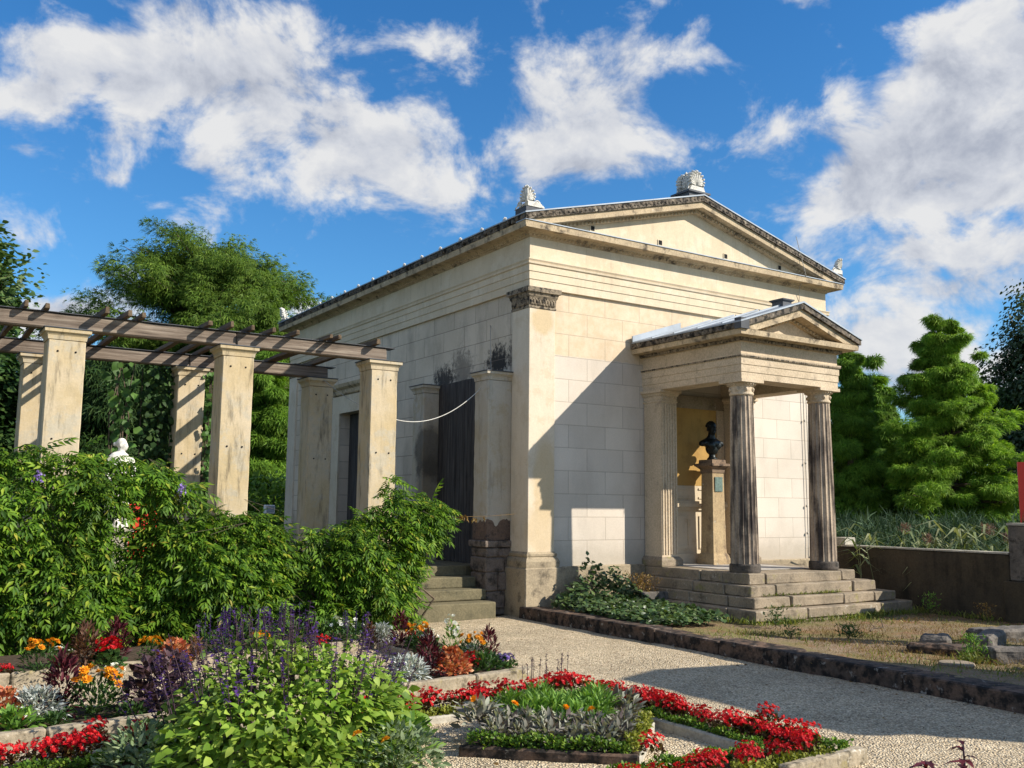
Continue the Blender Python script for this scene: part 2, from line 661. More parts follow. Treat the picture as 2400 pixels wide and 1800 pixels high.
def ashlar_mat(name, base, base2, joint, stains=(), upper=None, dirt=None, axis='x', phase=8.873, grime=0.0, blockvar=.22, jw=.009, js=1.0):
    """lime render scored with block joints; stains are (x,y,z, rx,ry,rz, strength)"""
    mt, g, out = new_mat(name)
    p = g.pos()
    sx, sy, sz = g.sep(p)
    n1 = g.noise(p, .9, 5, .6)
    n2 = g.noise(p, 45, 3, .6)
    n3 = g.noise(p, 5.5, 5, .65)
    col = g.mix(g.mr(n1, .35, .65), base, base2)
    hh = .3595
    kz = g.m('DIVIDE', g.m('SUBTRACT', sz, 1.123), hh)
    k = g.m('FLOOR', kz)
    odd = g.m('FLOORED_MODULO', k, 2.0)
    h = sx if axis == 'x' else sy
    hx = g.m('DIVIDE', g.m('SUBTRACT', h, g.m('ADD', g.m('MULTIPLY', odd, .3675), phase)), .735)
    ix = g.m('FLOOR', hx)
    fx = g.m('MULTIPLY', g.m('MINIMUM', g.m('FRACT', hx), g.m('SUBTRACT', 1.0, g.m('FRACT', hx))), .735)
    fz = g.m('MULTIPLY', g.m('MINIMUM', g.m('FRACT', kz), g.m('SUBTRACT', 1.0, g.m('FRACT', kz))), hh)
    dj = g.m('MINIMUM', fx, fz)
    # tone of each block
    wn = g.n('ShaderNodeTexWhiteNoise', noise_dimensions='3D')
    g.put(wn.inputs[0], g.comb(ix, k, odd))
    col = g.mix(g.m('MULTIPLY', wn.outputs[0], blockvar), col, g.vm('SCALE', col, .72))
    if upper:
        edge = g.m('ADD', sz, g.m('MULTIPLY', g.m('SUBTRACT', n3, .5), .10))
        col = g.mix(g.mr(edge, upper[0], upper[0] + .03), col, g.mix(g.mr(n3, .3, .7), upper[1], upper[2]))
    if grime:
        gs = g.noise(g.comb(g.m('MULTIPLY', sx, 2.2), g.m('MULTIPLY', sy, 2.2), g.m('MULTIPLY', sz, .8)), 1.0, 6, .65)
        col = g.mix(g.m('MULTIPLY', g.mr(gs, .45, .72), grime), col, (.16, .14, .12))
    for (x, y, z, rx, ry, rz, st) in stains:
        q = g.vm('DIVIDE', g.vm('SUBTRACT', p, (x, y, z)), (rx, ry, rz))
        l = g.m('ADD', g.vm('LENGTH', q), g.m('MULTIPLY', g.m('SUBTRACT', g.noise(p, 11, 6, .75), .5), 3.0))
        col = g.mix(g.m('MULTIPLY', g.mr(l, .45, 1.15, 1, 0), st), col, (.035, .032, .03))
    if dirt:
        dz = g.m('ADD', sz, g.m('MULTIPLY', g.m('SUBTRACT', n3, .5), .5))
        col = g.mix(g.mr(dz, dirt[0], dirt[1], .75, 0), col, dirt[2])
    jm = g.mr(dj, .003, jw, js, 0)
    jm = g.m('MULTIPLY', jm, g.m('MULTIPLY', g.m('GREATER_THAN', sz, .80), g.mr(n3, .25, .5, .45, 1)))
    col = g.mix(jm, col, joint)
    col = g.mix(g.mr(n2, .3, .7), g.vm('SCALE', col, .96), g.vm('SCALE', col, 1.03))
    hgt = g.m('SUBTRACT', g.m('ADD', g.m('MULTIPLY', n2, .15), g.m('MULTIPLY', n3, .3)), g.m('MULTIPLY', jm, .7))
    finish(g, out, col, .92, g.bump(hgt, .35, .012), spec=.15)
    return mt


M = {}
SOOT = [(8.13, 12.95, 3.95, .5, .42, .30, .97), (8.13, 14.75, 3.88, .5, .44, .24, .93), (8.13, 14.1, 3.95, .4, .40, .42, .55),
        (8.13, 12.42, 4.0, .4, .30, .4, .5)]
M['wall'] = ashlar_mat('front_render', (.66, .59, .51), (.60, .53, .45), (.28, .235, .185), upper=(4.0, (.58, .455, .31), (.66, .545, .405)), dirt=(.75, 1.25, (.40, .35, .28)), blockvar=.34, js=.55, grime=.14)
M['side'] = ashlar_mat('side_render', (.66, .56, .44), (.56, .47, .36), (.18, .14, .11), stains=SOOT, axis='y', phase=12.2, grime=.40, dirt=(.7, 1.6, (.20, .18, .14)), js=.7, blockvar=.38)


def plaster(name, a, b, patches, blot, stains=(), scol=(.04, .037, .034), band=None):
    mt, g, out = new_mat(name)
    p = g.pos()
    n1 = g.noise(p, 1.3, 5, .6)
    n2 = g.noise(p, 50, 3, .6)
    n3 = g.noise(g.vm('ADD', p, (3, 3, 3)), 3.4, 6, .7)
    sx, sy, sz = g.sep(p)
    ns = g.noise(g.comb(g.m('MULTIPLY', sx, 10), g.m('MULTIPLY', sy, 10), g.m('MULTIPLY', sz, 1.6)), 1.0, 6, .7)
    col = g.mix(g.mr(n1, .35, .65), a, b)
    if patches:
        col = g.mix(g.m('MULTIPLY', g.mr(n3, .5, .62), .65), col, patches)
    if blot:
        col = g.mix(g.m('MULTIPLY', g.mr(ns, .50, .72), blot), col, (.10, .085, .06))
    for (x, y, z, rx, ry, rz, st) in stains:
        q = g.vm('DIVIDE', g.vm('SUBTRACT', p, (x, y, z)), (rx, ry, rz))
        l = g.m('ADD', g.vm('LENGTH', q), g.m('MULTIPLY', g.m('SUBTRACT', n3, .5), 1.2))
        col = g.mix(g.m('MULTIPLY', g.mr(l, .6, 1.1, 1, 0), st), col, scol)
    col = g.mix(g.mr(n2, .3, .7), g.vm('SCALE', col, .95), g.vm('SCALE', col, 1.04))
    finish(g, out, col, .93, g.bump(g.m('ADD', g.m('MULTIPLY', n2, .3), n3), .3, .012), spec=.12)
    return mt


M['plaster'] = plaster('cream_plaster', (.62, .53, .40), (.57, .48, .35), (.51, .41, .28), .14, stains=SOOT)
M['pilaster'] = plaster('corner_pilaster_plaster', (.66, .57, .45), (.60, .515, .40), (.56, .46, .33), .12, scol=(.54, .42, .26),
                        stains=[(8.33, 11.97, 4.52, .26, .2, .24, .9), (8.38, 11.97, 2.05, .24, .2, .75, .8), (8.36, 11.97, 1.3, .34, .2, .5, .7)])
M['frieze'] = plaster('cream_frieze', (.64, .535, .39), (.58, .48, .345), (.66, .57, .44), .18)
M['ochre'] = plaster('ochre_plaster', (.46, .29, .095), (.40, .25, .085), (.34, .20, .07), .25)
M['pillar'] = plaster('pillar_plaster', (.52, .43, .30), (.47, .37, .22), (.43, .39, .31), .75)
M['pier'] = plaster('pier_plaster', (.47, .43, .36), (.44, .38, .29), (.40, .33, .22), .35,
                    stains=[(7.85, 14.65, 2.55, .45, .35, .55, .7), (7.85, 14.6, 1.8, .35, .4, .9, .5)])
M['cornice'] = stone_mat('soiled_cornice', (.52, .41, .27), (.42, .33, .22), (.08, .065, .05), .50, .72, 2.2, light=(.62, .53, .40))
M['sima'] = stone_mat('sooty_gutter_stone', (.20, .16, .12), (.13, .11, .09), (.018, .016, .014), .42, .60, 5.0, light=(.50, .44, .34))
M['sand'] = stone_mat('portico_sandstone', (.58, .47, .34), (.50, .40, .28), (.16, .13, .105), .54, .76, 2.0, streak=.35)
M['column'] = stone_mat('column_stone', (.48, .385, .285), (.33, .26, .20), (.06, .048, .042), .43, .60, 1.4, streak=.72)
M['drum'] = stone_mat('dark_drum', (.12, .10, .085), (.08, .07, .06), (.03, .028, .025), .45, .65, 3)
M['ochrestone'] = stone_mat('pedestal_stone', (.44, .33, .19), (.36, .26, .15), (.14, .10, .07), .5, .72, 2.4, streak=.5, light=(.50, .50, .42))
M['pedcap'] = stone_mat('pedestal_cap', (.26, .18, .12), (.20, .14, .095), (.06, .045, .035), .5, .7, 4)
M['capital'] = stone_mat('capital_stone', (.30, .24, .17), (.22, .18, .13), (.04, .035, .03), .45, .62, 7)
M['step'] = stone_mat('step_stone', (.31, .25, .18), (.22, .18, .13), (.07, .058, .045), .50, .80, 1.9, lichen=(.26, .23, .10), light=(.50, .45, .37), bump=.7)
M['step2'] = stone_mat('mossy_step', (.175, .15, .09), (.13, .115, .07), (.055, .05, .035), .54, .74, 3, bump=.7)
M['plinth'] = stone_mat('plinth_stone', (.38, .31, .21), (.32, .26, .18), (.11, .09, .065), .50, .75, 2.2)
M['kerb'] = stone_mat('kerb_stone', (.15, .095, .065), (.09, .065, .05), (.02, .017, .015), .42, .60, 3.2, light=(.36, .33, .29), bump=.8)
M['bedstone'] = stone_mat('bed_edging', (.36, .30, .215), (.29, .245, .175), (.09, .075, .05), .50, .68, 5, lichen=(.30, .25, .12), light=(.6, .56, .48), bump=.7)
M['slab'] = stone_mat('pale_slab', (.44, .41, .34), (.37, .34, .28), (.16, .14, .11), .52, .75, 4)
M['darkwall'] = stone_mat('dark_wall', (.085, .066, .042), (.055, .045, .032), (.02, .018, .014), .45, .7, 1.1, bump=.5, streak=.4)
M['ruin'] = stone_mat('ruin_stone', (.16, .14, .12), (.11, .10, .09), (.05, .045, .04), .5, .7, 4, bump=.8)
M['brick'] = stone_mat('old_brick', (.33, .13, .07), (.26, .10, .06), (.09, .05, .04), .5, .7, 6)
M['acro'] = stone_mat('white_palmette', (.66, .64, .59), (.60, .58, .53), (.26, .24, .20), .52, .75, 7)
M['statue'] = stone_mat('white_marble', (.74, .72, .67), (.70, .68, .62), (.5, .48, .43), .62, .8, 4)
M['pier_base'] = stone_mat('bare_pier_stone', (.20, .16, .13), (.15, .12, .10), (.045, .04, .035), .45, .65, 3, bump=.8)
M['brownpatch'] = stone_mat('fallen_render', (.16, .105, .075), (.12, .085, .065), (.05, .04, .035), .5, .7, 5, bump=.8)


def simple(name, col, rough=.6, metal=0., spec=.4, var=.15, scale=6):
    mt, g, out = new_mat(name)
    n = g.noise(g.pos(), scale, 4, .6)
    c = g.mix(g.mr(n, .3, .7), tuple(x * (1 - var) for x in col), tuple(min(1, x * (1 + var)) for x in col))
    finish(g, out, c, rough, None, spec, metal)
    return mt


M['zinc'] = simple('zinc_sheet', (.30, .34, .39), .6, .15, .3, .15, 2.5)
M['lead'] = simple('dark_lead', (.075, .08, .09), .7, 0, .25, .25, 3)
M['bronze'] = simple('dark_bronze', (.016, .020, .020), .42, .55, .5, .3, 9)
M['plaque'] = simple('green_plaque', (.10, .15, .13), .5, .3, .5, .25, 30)
M['red'] = simple('red_paint', (.62, .035, .02), .45, 0, .4, .06, 3)
M['white'] = simple('white_plastic', (.75, .76, .76), .45, 0, .4, .05, 3)
M['cable'] = simple('pale_cable', (.62, .60, .55), .5)
M['wire'] = simple('grey_wire', (.30, .28, .25), .5)
M['black'] = simple('dark_opening', (.02, .02, .02), .9, 0, .1)
M['soil'] = simple('bed_soil', (.075, .055, .04), .95, 0, .1, .4, 30)
M['tile'] = simple('pale_floor', (.42, .39, .35), .7, 0, .2, .25, 7)
M['bark'] = stone_mat('bark', (.16, .12, .085), (.11, .085, .06), (.035, .03, .022), .45, .65, 5, streak=.6, bump=.9)
M['stem'] = simple('plant_stem', (.10, .09, .04), .7)
M['darkstem'] = simple('purple_stem', (.05, .025, .04), .7)


def wood_mat(name, a, b, c, axis, fine=1.0):
    mt, g, out = new_mat(name)
    p = g.pos()
    s = g.sep(p)
    k = [26 * fine, 26 * fine, 26 * fine]
    k['xyz'.index(axis)] = 1.1
    v = g.comb(*[g.m('MULTIPLY', s[i], k[i]) for i in range(3)])
    n = g.noise(v, 1.0, 6, .65, .3)
    n2 = g.noise(p, 2.2, 4, .6)
    col = g.ramp(n, [(.28, c), (.5, a), (.72, b)])
    col = g.mix(g.mr(n2, .5, .75, 0, .6), col, g.vm('SCALE', col, .45))
    finish(g, out, col, .85, g.bump(n, .6, .01), .15)
    return mt


M['beam'] = wood_mat('beam_wood', (.18, .14, .11), (.31, .26, .21), (.05, .038, .03), 'x')
M['rafter'] = wood_mat('rafter_wood', (.12, .085, .055), (.20, .15, .10), (.035, .026, .018), 'y')
M['board'] = wood_mat('weathered_board', (.060, .055, .052), (.105, .095, .088), (.022, .020, .020), 'z', .8)


def gravel_mat(name, ca, cb, cc, scale=60, dark=.62):
    mt, g, out = new_mat(name)
    p = g.pos()
    v = g.n('ShaderNodeTexVoronoi')
    g.put(v.inputs['Vector'], p)
    v.inputs['Scale'].default_value = scale
    wn = g.sep(v.outputs['Color'])
    col = g.ramp(wn[0], [(0, ca), (.45, cb), (.8, cc), (1, tuple(min(1, x * 1.25) for x in cc))])
    col = g.mix(g.m('GREATER_THAN', wn[1], .93), col, tuple(x * dark for x in ca))
    big = g.noise(p, 1.1, 5, .6)
    mid = g.noise(p, 9, 4, .65)
    col = g.mix(g.mr(big, .3, .75), g.vm('SCALE', col, .80), g.vm('SCALE', col, 1.1))
    col = g.mix(g.mr(mid, .4, .7, 0, .35), col, g.vm('SCALE', col, .55))
    gap = g.mr(v.outputs['Distance'], .34, .72)
    col = g.mix(gap, col, g.vm('SCALE', col, .55))
    h = g.m('SUBTRACT', g.m('MULTIPLY', mid, 1.2), g.m('MULTIPLY', v.outputs['Distance'], .9))
    finish(g, out, col, .9, g.bump(h, .9, .022), .2)
    return mt


M['gravel'] = gravel_mat('gravel', (.58, .45, .29), (.70, .56, .37), (.80, .67, .47))


def terrace_mat():
    mt, g, out = new_mat('dry_soil')
    p = g.pos()
    n1 = g.noise(p, .9, 6, .65)
    n2 = g.noise(p, 7, 6, .7)
    n3 = g.noise(p, 60, 3, .7)
    col = g.mix(g.mr(n2, .35, .65), (.30, .22, .15), (.22, .165, .10))
    col = g.mix(g.mr(n1, .42, .60, 0, .85), col, g.mix(g.mr(n2, .4, .6), (.16, .155, .05), (.26, .20, .09)))
    col = g.mix(g.mr(g.noise(g.vm('ADD', p, (5, 5, 5)), 1.6, 6, .7), .52, .66, 0, .7), col, (.30, .16, .10))
    col = g.mix(g.mr(n3, .3, .7), g.vm('SCALE', col, .65), g.vm('SCALE', col, 1.2))
    finish(g, out, col, .95, g.bump(g.m('ADD', n3, n2), .8, .02), .1)
    return mt


M['terrace'] = terrace_mat()
M['pebble'] = leaf_mat('pebble', [(0, (.20, .14, .09)), (.5, (.55, .43, .29)), (1, (.80, .68, .50))], 0.0, .85, .2)
M['grassfield'] = stone_mat('meadow_green', (.06, .09, .025), (.045, .07, .02), (.03, .045, .012), .45, .65, .4, bump=.2)
M['water'] = simple('pond_water', (.03, .045, .04), .08, 0, .5, .1, .5)

# leaves
M['wist'] = leaf_mat('wisteria_leaf', [(0, (.035, .09, .010)), (.45, (.085, .185, .014)), (.8, (.155, .285, .022)), (.96, (.27, .38, .035)), (1, (.40, .36, .06))], .38)
M['vine'] = leaf_mat('vine_leaf', [(0, (.05, .12, .02)), (.6, (.09, .20, .04)), (1, (.16, .30, .06))], .35)
M['ivy'] = leaf_mat('ivy_leaf', [(0, (.030, .065, .022)), (.6, (.060, .115, .035)), (1, (.15, .21, .06))], .2, .4, .5)
M['dryleaf'] = leaf_mat('dry_leaf', [(0, (.15, .08, .03)), (.6, (.26, .16, .05)), (1, (.36, .26, .09))], .3)
M['lime'] = leaf_mat('lime_leaf', [(0, (.10, .20, .02)), (.5, (.22, .36, .04)), (1, (.40, .52, .09))], .36)
M['greenleaf'] = leaf_mat('bed_leaf', [(0, (.030, .075, .020)), (.6, (.055, .125, .030)), (1, (.10, .18, .04))], .3)
M['brightleaf'] = leaf_mat('fresh_leaf', [(0, (.09, .20, .03)), (.6, (.17, .33, .05)), (1, (.28, .44, .09))], .35)
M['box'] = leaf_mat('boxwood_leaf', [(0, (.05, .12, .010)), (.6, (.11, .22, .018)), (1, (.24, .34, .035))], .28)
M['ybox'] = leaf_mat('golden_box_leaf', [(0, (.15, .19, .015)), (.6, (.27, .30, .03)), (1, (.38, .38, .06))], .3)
M['sage'] = leaf_mat('sage_leaf', [(0, (.15, .115, .12)), (.5, (.25, .24, .20)), (1, (.42, .44, .34))], .25, .7, .2)
M['silver'] = leaf_mat('silver_leaf', [(0, (.34, .37, .36)), (.6, (.52, .56, .54)), (1, (.70, .73, .71))], .2, .75, .2)
M['burg'] = leaf_mat('burgundy_leaf', [(0, (.035, .006, .012)), (.6, (.085, .012, .022)), (1, (.18, .03, .045))], .3)
M['perilla'] = leaf_mat('purple_leaf', [(0, (.030, .016, .024)), (.6, (.065, .035, .045)), (1, (.13, .075, .085))], .25)
M['brown'] = leaf_mat('brown_leaf', [(0, (.10, .045, .03)), (.6, (.18, .085, .055)), (1, (.27, .15, .08))], .3)
M['coleus'] = leaf_mat('coleus_leaf', [(0, (.34, .05, .03)), (.35, (.50, .12, .05)), (.7, (.64, .25, .10)), (1, (.74, .42, .22))], .3)
M['bronzeleaf'] = leaf_mat('begonia_leaf', [(0, (.06, .035, .015)), (.5, (.13, .055, .025)), (1, (.13, .15, .04))], .3)
M['fred'] = leaf_mat('red_petal', [(0, (.42, .004, .010)), (.6, (.66, .010, .018)), (1, (.80, .035, .035))], .3, .5)
M['forange'] = leaf_mat('orange_petal', [(0, (.72, .20, .004)), (.6, (.86, .32, .008)), (1, (.92, .46, .02))], .3, .6)
M['fwhite'] = leaf_mat('white_petal', [(0, (.70, .70, .60)), (1, (.85, .85, .78))], .3, .6)
M['fpurple'] = leaf_mat('violet_petal', [(0, (.035, .014, .09)), (.6, (.07, .026, .17)), (1, (.13, .06, .28))], .3, .6)
M['flilac'] = leaf_mat('lilac_petal', [(0, (.22, .13, .50)), (1, (.38, .27, .68))], .3, .6)
M['spent'] = leaf_mat('spent_spike', [(0, (.045, .025, .05)), (.6, (.085, .05, .075)), (1, (.15, .09, .11))], .2, .7)
M['cyp'] = leaf_mat('cypress_leaf', [(0, (.070, .145, .022)), (.5, (.135, .235, .032)), (1, (.23, .33, .055))], .38, .6, .2)
M['cypb'] = leaf_mat('bright_cypress_leaf', [(0, (.105, .24, .022)), (.5, (.22, .40, .035)), (1, (.38, .54, .075))], .42, .6, .2)
M['cypd'] = leaf_mat('dark_cypress_leaf', [(0, (.08, .18, .02)), (.5, (.15, .29, .03)), (1, (.26, .42, .05))], .38, .6, .2)
M['tdark'] = leaf_mat('dark_tree_leaf', [(0, (.020, .050, .014)), (.5, (.035, .080, .020)), (1, (.075, .13, .03))], .25, .6, .2)
M['poplar'] = leaf_mat('poplar_leaf', [(0, (.045, .10, .028)), (.5, (.08, .15, .04)), (1, (.17, .24, .08))], .3, .5, .4)
M['birch'] = leaf_mat('birch_leaf', [(0, (.045, .075, .03)), (.5, (.075, .115, .045)), (1, (.15, .19, .09))], .3, .5, .4)
M['reed'] = leaf_mat('reed_leaf', [(0, (.10, .14, .06)), (.5, (.20, .25, .11)), (1, (.38, .40, .22))], .3, .6)
M['reedd'] = leaf_mat('far_reed_leaf', [(0, (.022, .05, .026)), (.6, (.045, .085, .042)), (1, (.085, .13, .065))], .2, .7, .15)
M['greysage'] = leaf_mat('grey_sage_leaf', [(0, (.13, .20, .10)), (.6, (.24, .33, .17)), (1, (.42, .50, .28))], .28, .7, .2)
M['plume'] = leaf_mat('reed_plume', [(0, (.16, .09, .08)), (1, (.32, .20, .17))], .35, .8)
M['grass'] = leaf_mat('weed_grass', [(0, (.10, .15, .025)), (.6, (.18, .23, .04)), (1, (.32, .30, .10))], .35)


# ================================================================== SETTING
rnd = random.Random(11)


def sheet(name, x0, x1, y0, y1, z, mat, nx=1, ny=1, amp=0.0, seed=1, zf=None):
    b = MB()
    rs = random.Random(seed)
    for j in range(ny + 1):
        for i in range(nx + 1):
            x = x0 + (x1 - x0) * i / nx
            y = y0 + (y1 - y0) * j / ny
            zz = (zf(x, y) if zf else z) + rs.uniform(-amp, amp)
            b.v.append((x, y, zz))
    for j in range(ny):
        for i in range(nx):
            a = j * (nx + 1) + i
            b.f.append([a, a + 1, a + nx + 2, a + nx + 1])
    o = b.build(name, mat, smooth=True)
    tag(o, kind='structure')
    return o


sheet('ground', -600, 700, -500, 1500, -.06, M['grassfield'])
sheet('gravel_path', -14, 8.2, -8, 12.35, 0, M['gravel'], 90, 82, .007, 4, lambda x, y: .008 * math.sin(1.9 * x + .7 * y) * math.sin(1.3 * y - .5 * x))


def terr(x, y):
    t = min(1, max(0, (y - 4.0) / 5.0))
    z = .135 - .075 * min(1, max(0, (x - 8.3) / 1.4))
    return z + .03 * math.sin(1.7 * x + 2.3 * y) * .5


sheet('terrace_soil', 8.10, 14.0, -6, 12.1, .1, M['terrace'], 60, 150, .010, 5, terr)
sheet('pond_water', 30, 120, -40, 90, -.03, M['water'])
# raised floor of the pergola behind the planting
b = MB().box(-7, 6.05, 12.62, 16.2, -.3, .72).box(6.05, 8.12, 13.02, 22.6, -.3, .716)
tag(b.build('pergola_floor', M['step2']), kind='structure')

# kerb of long stones between gravel and terrace
ys = [12.0, 10.35, 9.02, 7.95, 6.95, 5.6, 4.3, 2.9, 1.4, -.4, -2.2]
kl = ['broken far end, against the temple plinth', 'mossy dark, bordering the ivy patch', 'second from the ivy patch, brick red top', 'with a chipped pale corner, opposite the portico steps',
      'in shade, mottled with pale lichen', 'in shade, patched with white lichen', 'nearest in view, in deep shade at the right edge']
for i in range(7):
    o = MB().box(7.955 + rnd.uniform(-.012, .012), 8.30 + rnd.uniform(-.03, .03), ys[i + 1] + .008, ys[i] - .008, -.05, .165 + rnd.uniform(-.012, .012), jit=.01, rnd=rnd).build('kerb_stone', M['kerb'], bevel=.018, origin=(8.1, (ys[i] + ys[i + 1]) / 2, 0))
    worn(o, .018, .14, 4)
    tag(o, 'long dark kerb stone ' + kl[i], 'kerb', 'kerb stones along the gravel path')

# ================================================================== TEMPLE
T = thing('temple', 'cream neoclassical garden temple with pediment, white palmettes and a columned porch', 'building', (11.58, 12, 0))
XL, XR, YF, YB = 8.08, 15.08, 11.97, 22.55
XW, YW = 8.125, 12.02


def part(bm, name, mat, parent=T, label=None, **kw):
    o = bm.build(name, mat, parent, **kw)
    if label:
        o['label'] = label
    return o


# front wall with a doorway recess left solid behind the porch panel
part(MB().box(8.56, XR - .05, YW, YB - .05, .0, 5.03), 'front_wall', M['wall'])
b = MB()
b.box(XW, 8.56, YW + .004, 17.95, 0, 5.029)
b.box(XW, 8.56, 19.36, YB - .05, 0, 5.029)
b.box(XW, 8.56, 17.95, 19.36, 3.60, 5.029)
part(b, 'side_wall', M['side'])
# plinth
b = MB().box(8.0, 8.75, 11.9, 12.56, -.05, .725).box(8.75, 15.2, 11.955, 12.1, -.05, .735).box(8.03, 8.5, 12.56, 22.6, -.05, .73)
worn(part(b, 'plinth', M['plinth'], bevel=.012), .018, .18, 5)
# corner pilasters with base and capital
PB = [(.055, .725), (.06, .76), (.062, .82), (.045, .86), (.02, .885), (.032, .90), (.034, .93), (.012, .95), (0, .962)]
PC = [(0, 4.70), (.012, 4.705), (.012, 4.735), (.005, 4.74), (.012, 4.86), (.035, 4.90), (.03, 4.905), (.045, 4.945), (.07, 4.95), (.075, 5.026)]


def pilaster(x0, x1, y0, y1, lab=None):
    p = worn(part(MB().box(x0, x1, y0, y1, .72, 4.72), 'corner_pilaster', M['pilaster']), .008, .2, 5)
    part(MB().ring(x0, x1, y0, y1, PB), 'base_moulding', M['plinth'], p)
    c = MB().ring(x0, x1, y0, y1, PC)
    n = 9
    for i in range(n):
        t = (i + .5) / n
        for (cx, cy) in ((x0 + (x1 - x0) * t, y0 - .012), (x0 - .012, y0 + (y1 - y0) * t)):
            c.ell((cx, cy, 4.80), (.022, .022, .05), 8, 6)
            c.ell((cx, cy, 4.925), (.02, .035, .018), 6, 4)
            if i < n - 1:
                dx, dy = ((x1 - x0) / n / 2, 0) if cy < y0 else (0, (y1 - y0) / n / 2)
                c.ell((cx + dx, cy + dy, 4.765), (.016, .016, .022), 6, 4)
                c.ell((cx + dx, cy + dy, 4.845), (.016, .016, .022), 6, 4)
    part(c, 'capital', M['capital'], p)
    return p


pilaster(XL, 8.57, YF, 12.455)
pilaster(14.59, XR, YF, 12.455)
pilaster(XL, 8.57, 22.07, YB)
# architrave, frieze
E1 = [(-.2, 5.03), (.0, 5.03), (.0, 5.155), (.012, 5.16), (.012, 5.28), (.024, 5.285), (.024, 5.385), (.045, 5.40), (.05, 5.43), (.035, 5.435), (.055, 5.465), (.055, 5.475), (0, 5.48), (0, 5.835), (-.2, 5.835)]
part(MB().ring(XL, XR, YF, YB, E1, cap=True), 'entablature', M['frieze'])
# cornice
E2 = [(0, 5.828), (.02, 5.83), (.035, 5.86), (.07, 5.885), (.10, 5.905), (.235, 5.905), (.245, 5.99), (.25, 6.0), (.0, 6.004)]
c = MB().ring(XL, XR, YF, YB, E2)
for i in range(int((XR - XL) / .075)):
    x = XL + .04 + i * .075
    c.ell((x, YF - .05, 5.863), (.022, .02, .022), 6, 4)
for i in range(int((YB - YF) / .075)):
    y = YF + .04 + i * .075
    c.ell((XL - .05, y, 5.863), (.02, .022, .022), 6, 4)
part(c, 'cornice', M['cornice'])
part(MB().box(XL - .255, XR + .255, YF - .26, YF + .02, 6.006, 6.020), 'ledge_flashing', M['zinc'])
# pediment
XC, ZA, ZE, HW = 11.58, 7.085, 6.105, 3.755
SL = (ZA - ZE) / HW


def chevron(mb, top, bot, y0, y1, xc=XC, za=ZA, hw=HW, sl=SL, zfloor=6.022):
    """raking band; top/bot are drops under the roof line"""
    def lo(d):
        z = za - sl * hw - d
        return hw if z >= zfloor else (za - d - zfloor) / sl
    hb, ht = lo(bot), lo(top)
    pl = [(xc - hb, za - sl * hb - bot), (xc, za - bot), (xc + hb, za - sl * hb - bot)]
    pr = [(xc + ht, za - sl * ht - top), (xc, za - top), (xc - ht, za - sl * ht - top)]
    L1 = [pl[0], pl[1], pr[1]] + ([(xc - hw, max(zfloor, za - sl * hw - top))] if ht >= hw else [pr[2]])
    if hb < hw and ht >= hw:
        L1.append((xc - hw, zfloor))
    elif ht < hw:
        pass
    mb.prism(L1, 'y', y0, y1)
    mb.prism([(2 * xc - x, z) for x, z in reversed(L1)], 'y', y0, y1)


hb = (ZA - .20 - 6.021) / SL
part(MB().prism([(XC - hb, 6.021), (XC + hb, 6.021), (XC, ZA - .20)], 'y', YF, YF + .3), 'tympanum', M['frieze'])
c = MB()
chevron(c, .205, .265, YF - .09, YF + .01)
chevron(c, .10, .205, YF - .235, YF + .25)
for i in range(46):
    for sg in (-1, 1):
        d = .06 + i * .078
        x, z = XC + sg * d, ZA - SL * d - .245
        if z > 6.05:
            c.ell((x, YF - .10, z), (.024, .02, .022), 6, 4)
part(c, 'raking_cornice', M['cornice'])
c = MB()
chevron(c, .0, .10, YF - .27, YF + .2)
c.box(XL - .255, XL - .05, YF + .2, YB + .25, 6.006, 6.105)
c.box(XR + .05, XR + .255, YF + .2, YB + .25, 6.006, 6.105)
for i in range(44):
    for sg in (-1, 1):
        d = .05 + i * .085
        c.ell((XC + sg * d, YF - .27, ZA - SL * d - .055), (.030, .014, .030 if i % 2 else .018), 7, 5)
for i in range(122):
    y = YF - .15 + i * .0875
    c.ell((XL - .255, y, 6.055), (.016, .030, .032 if i % 2 else .018), 7, 5)
    if i % 8 == 4:
        c.ell((XL - .265, y, 6.05), (.045, .038, .042), 8, 6)
part(c, 'gutter', M['sima'])
c = MB()
hw2 = HW + .02
c.prism([(XC - hw2, ZA - SL * hw2 + .002), (XC, ZA + .002), (XC + hw2, ZA - SL * hw2 + .002), (XC + hw2, ZA - SL * hw2 + .022), (XC, ZA + .024), (XC - hw2, ZA - SL * hw2 + .022)], 'y', YF - .285, YB + .27)
part(c, 'roof', M['zinc'])
for x in (9.31, 10.78, 12.35, 13.77):
    v = part(MB().box(x - .055, x + .055, YF - .012, YF + .05, 6.105, 6.215), 'air_vent', M['plaster'])
    part(MB().box(x - .036, x + .036, YF - .016, YF + .02, 6.128, 6.205), 'vent_opening', M['black'], v)

# palmettes


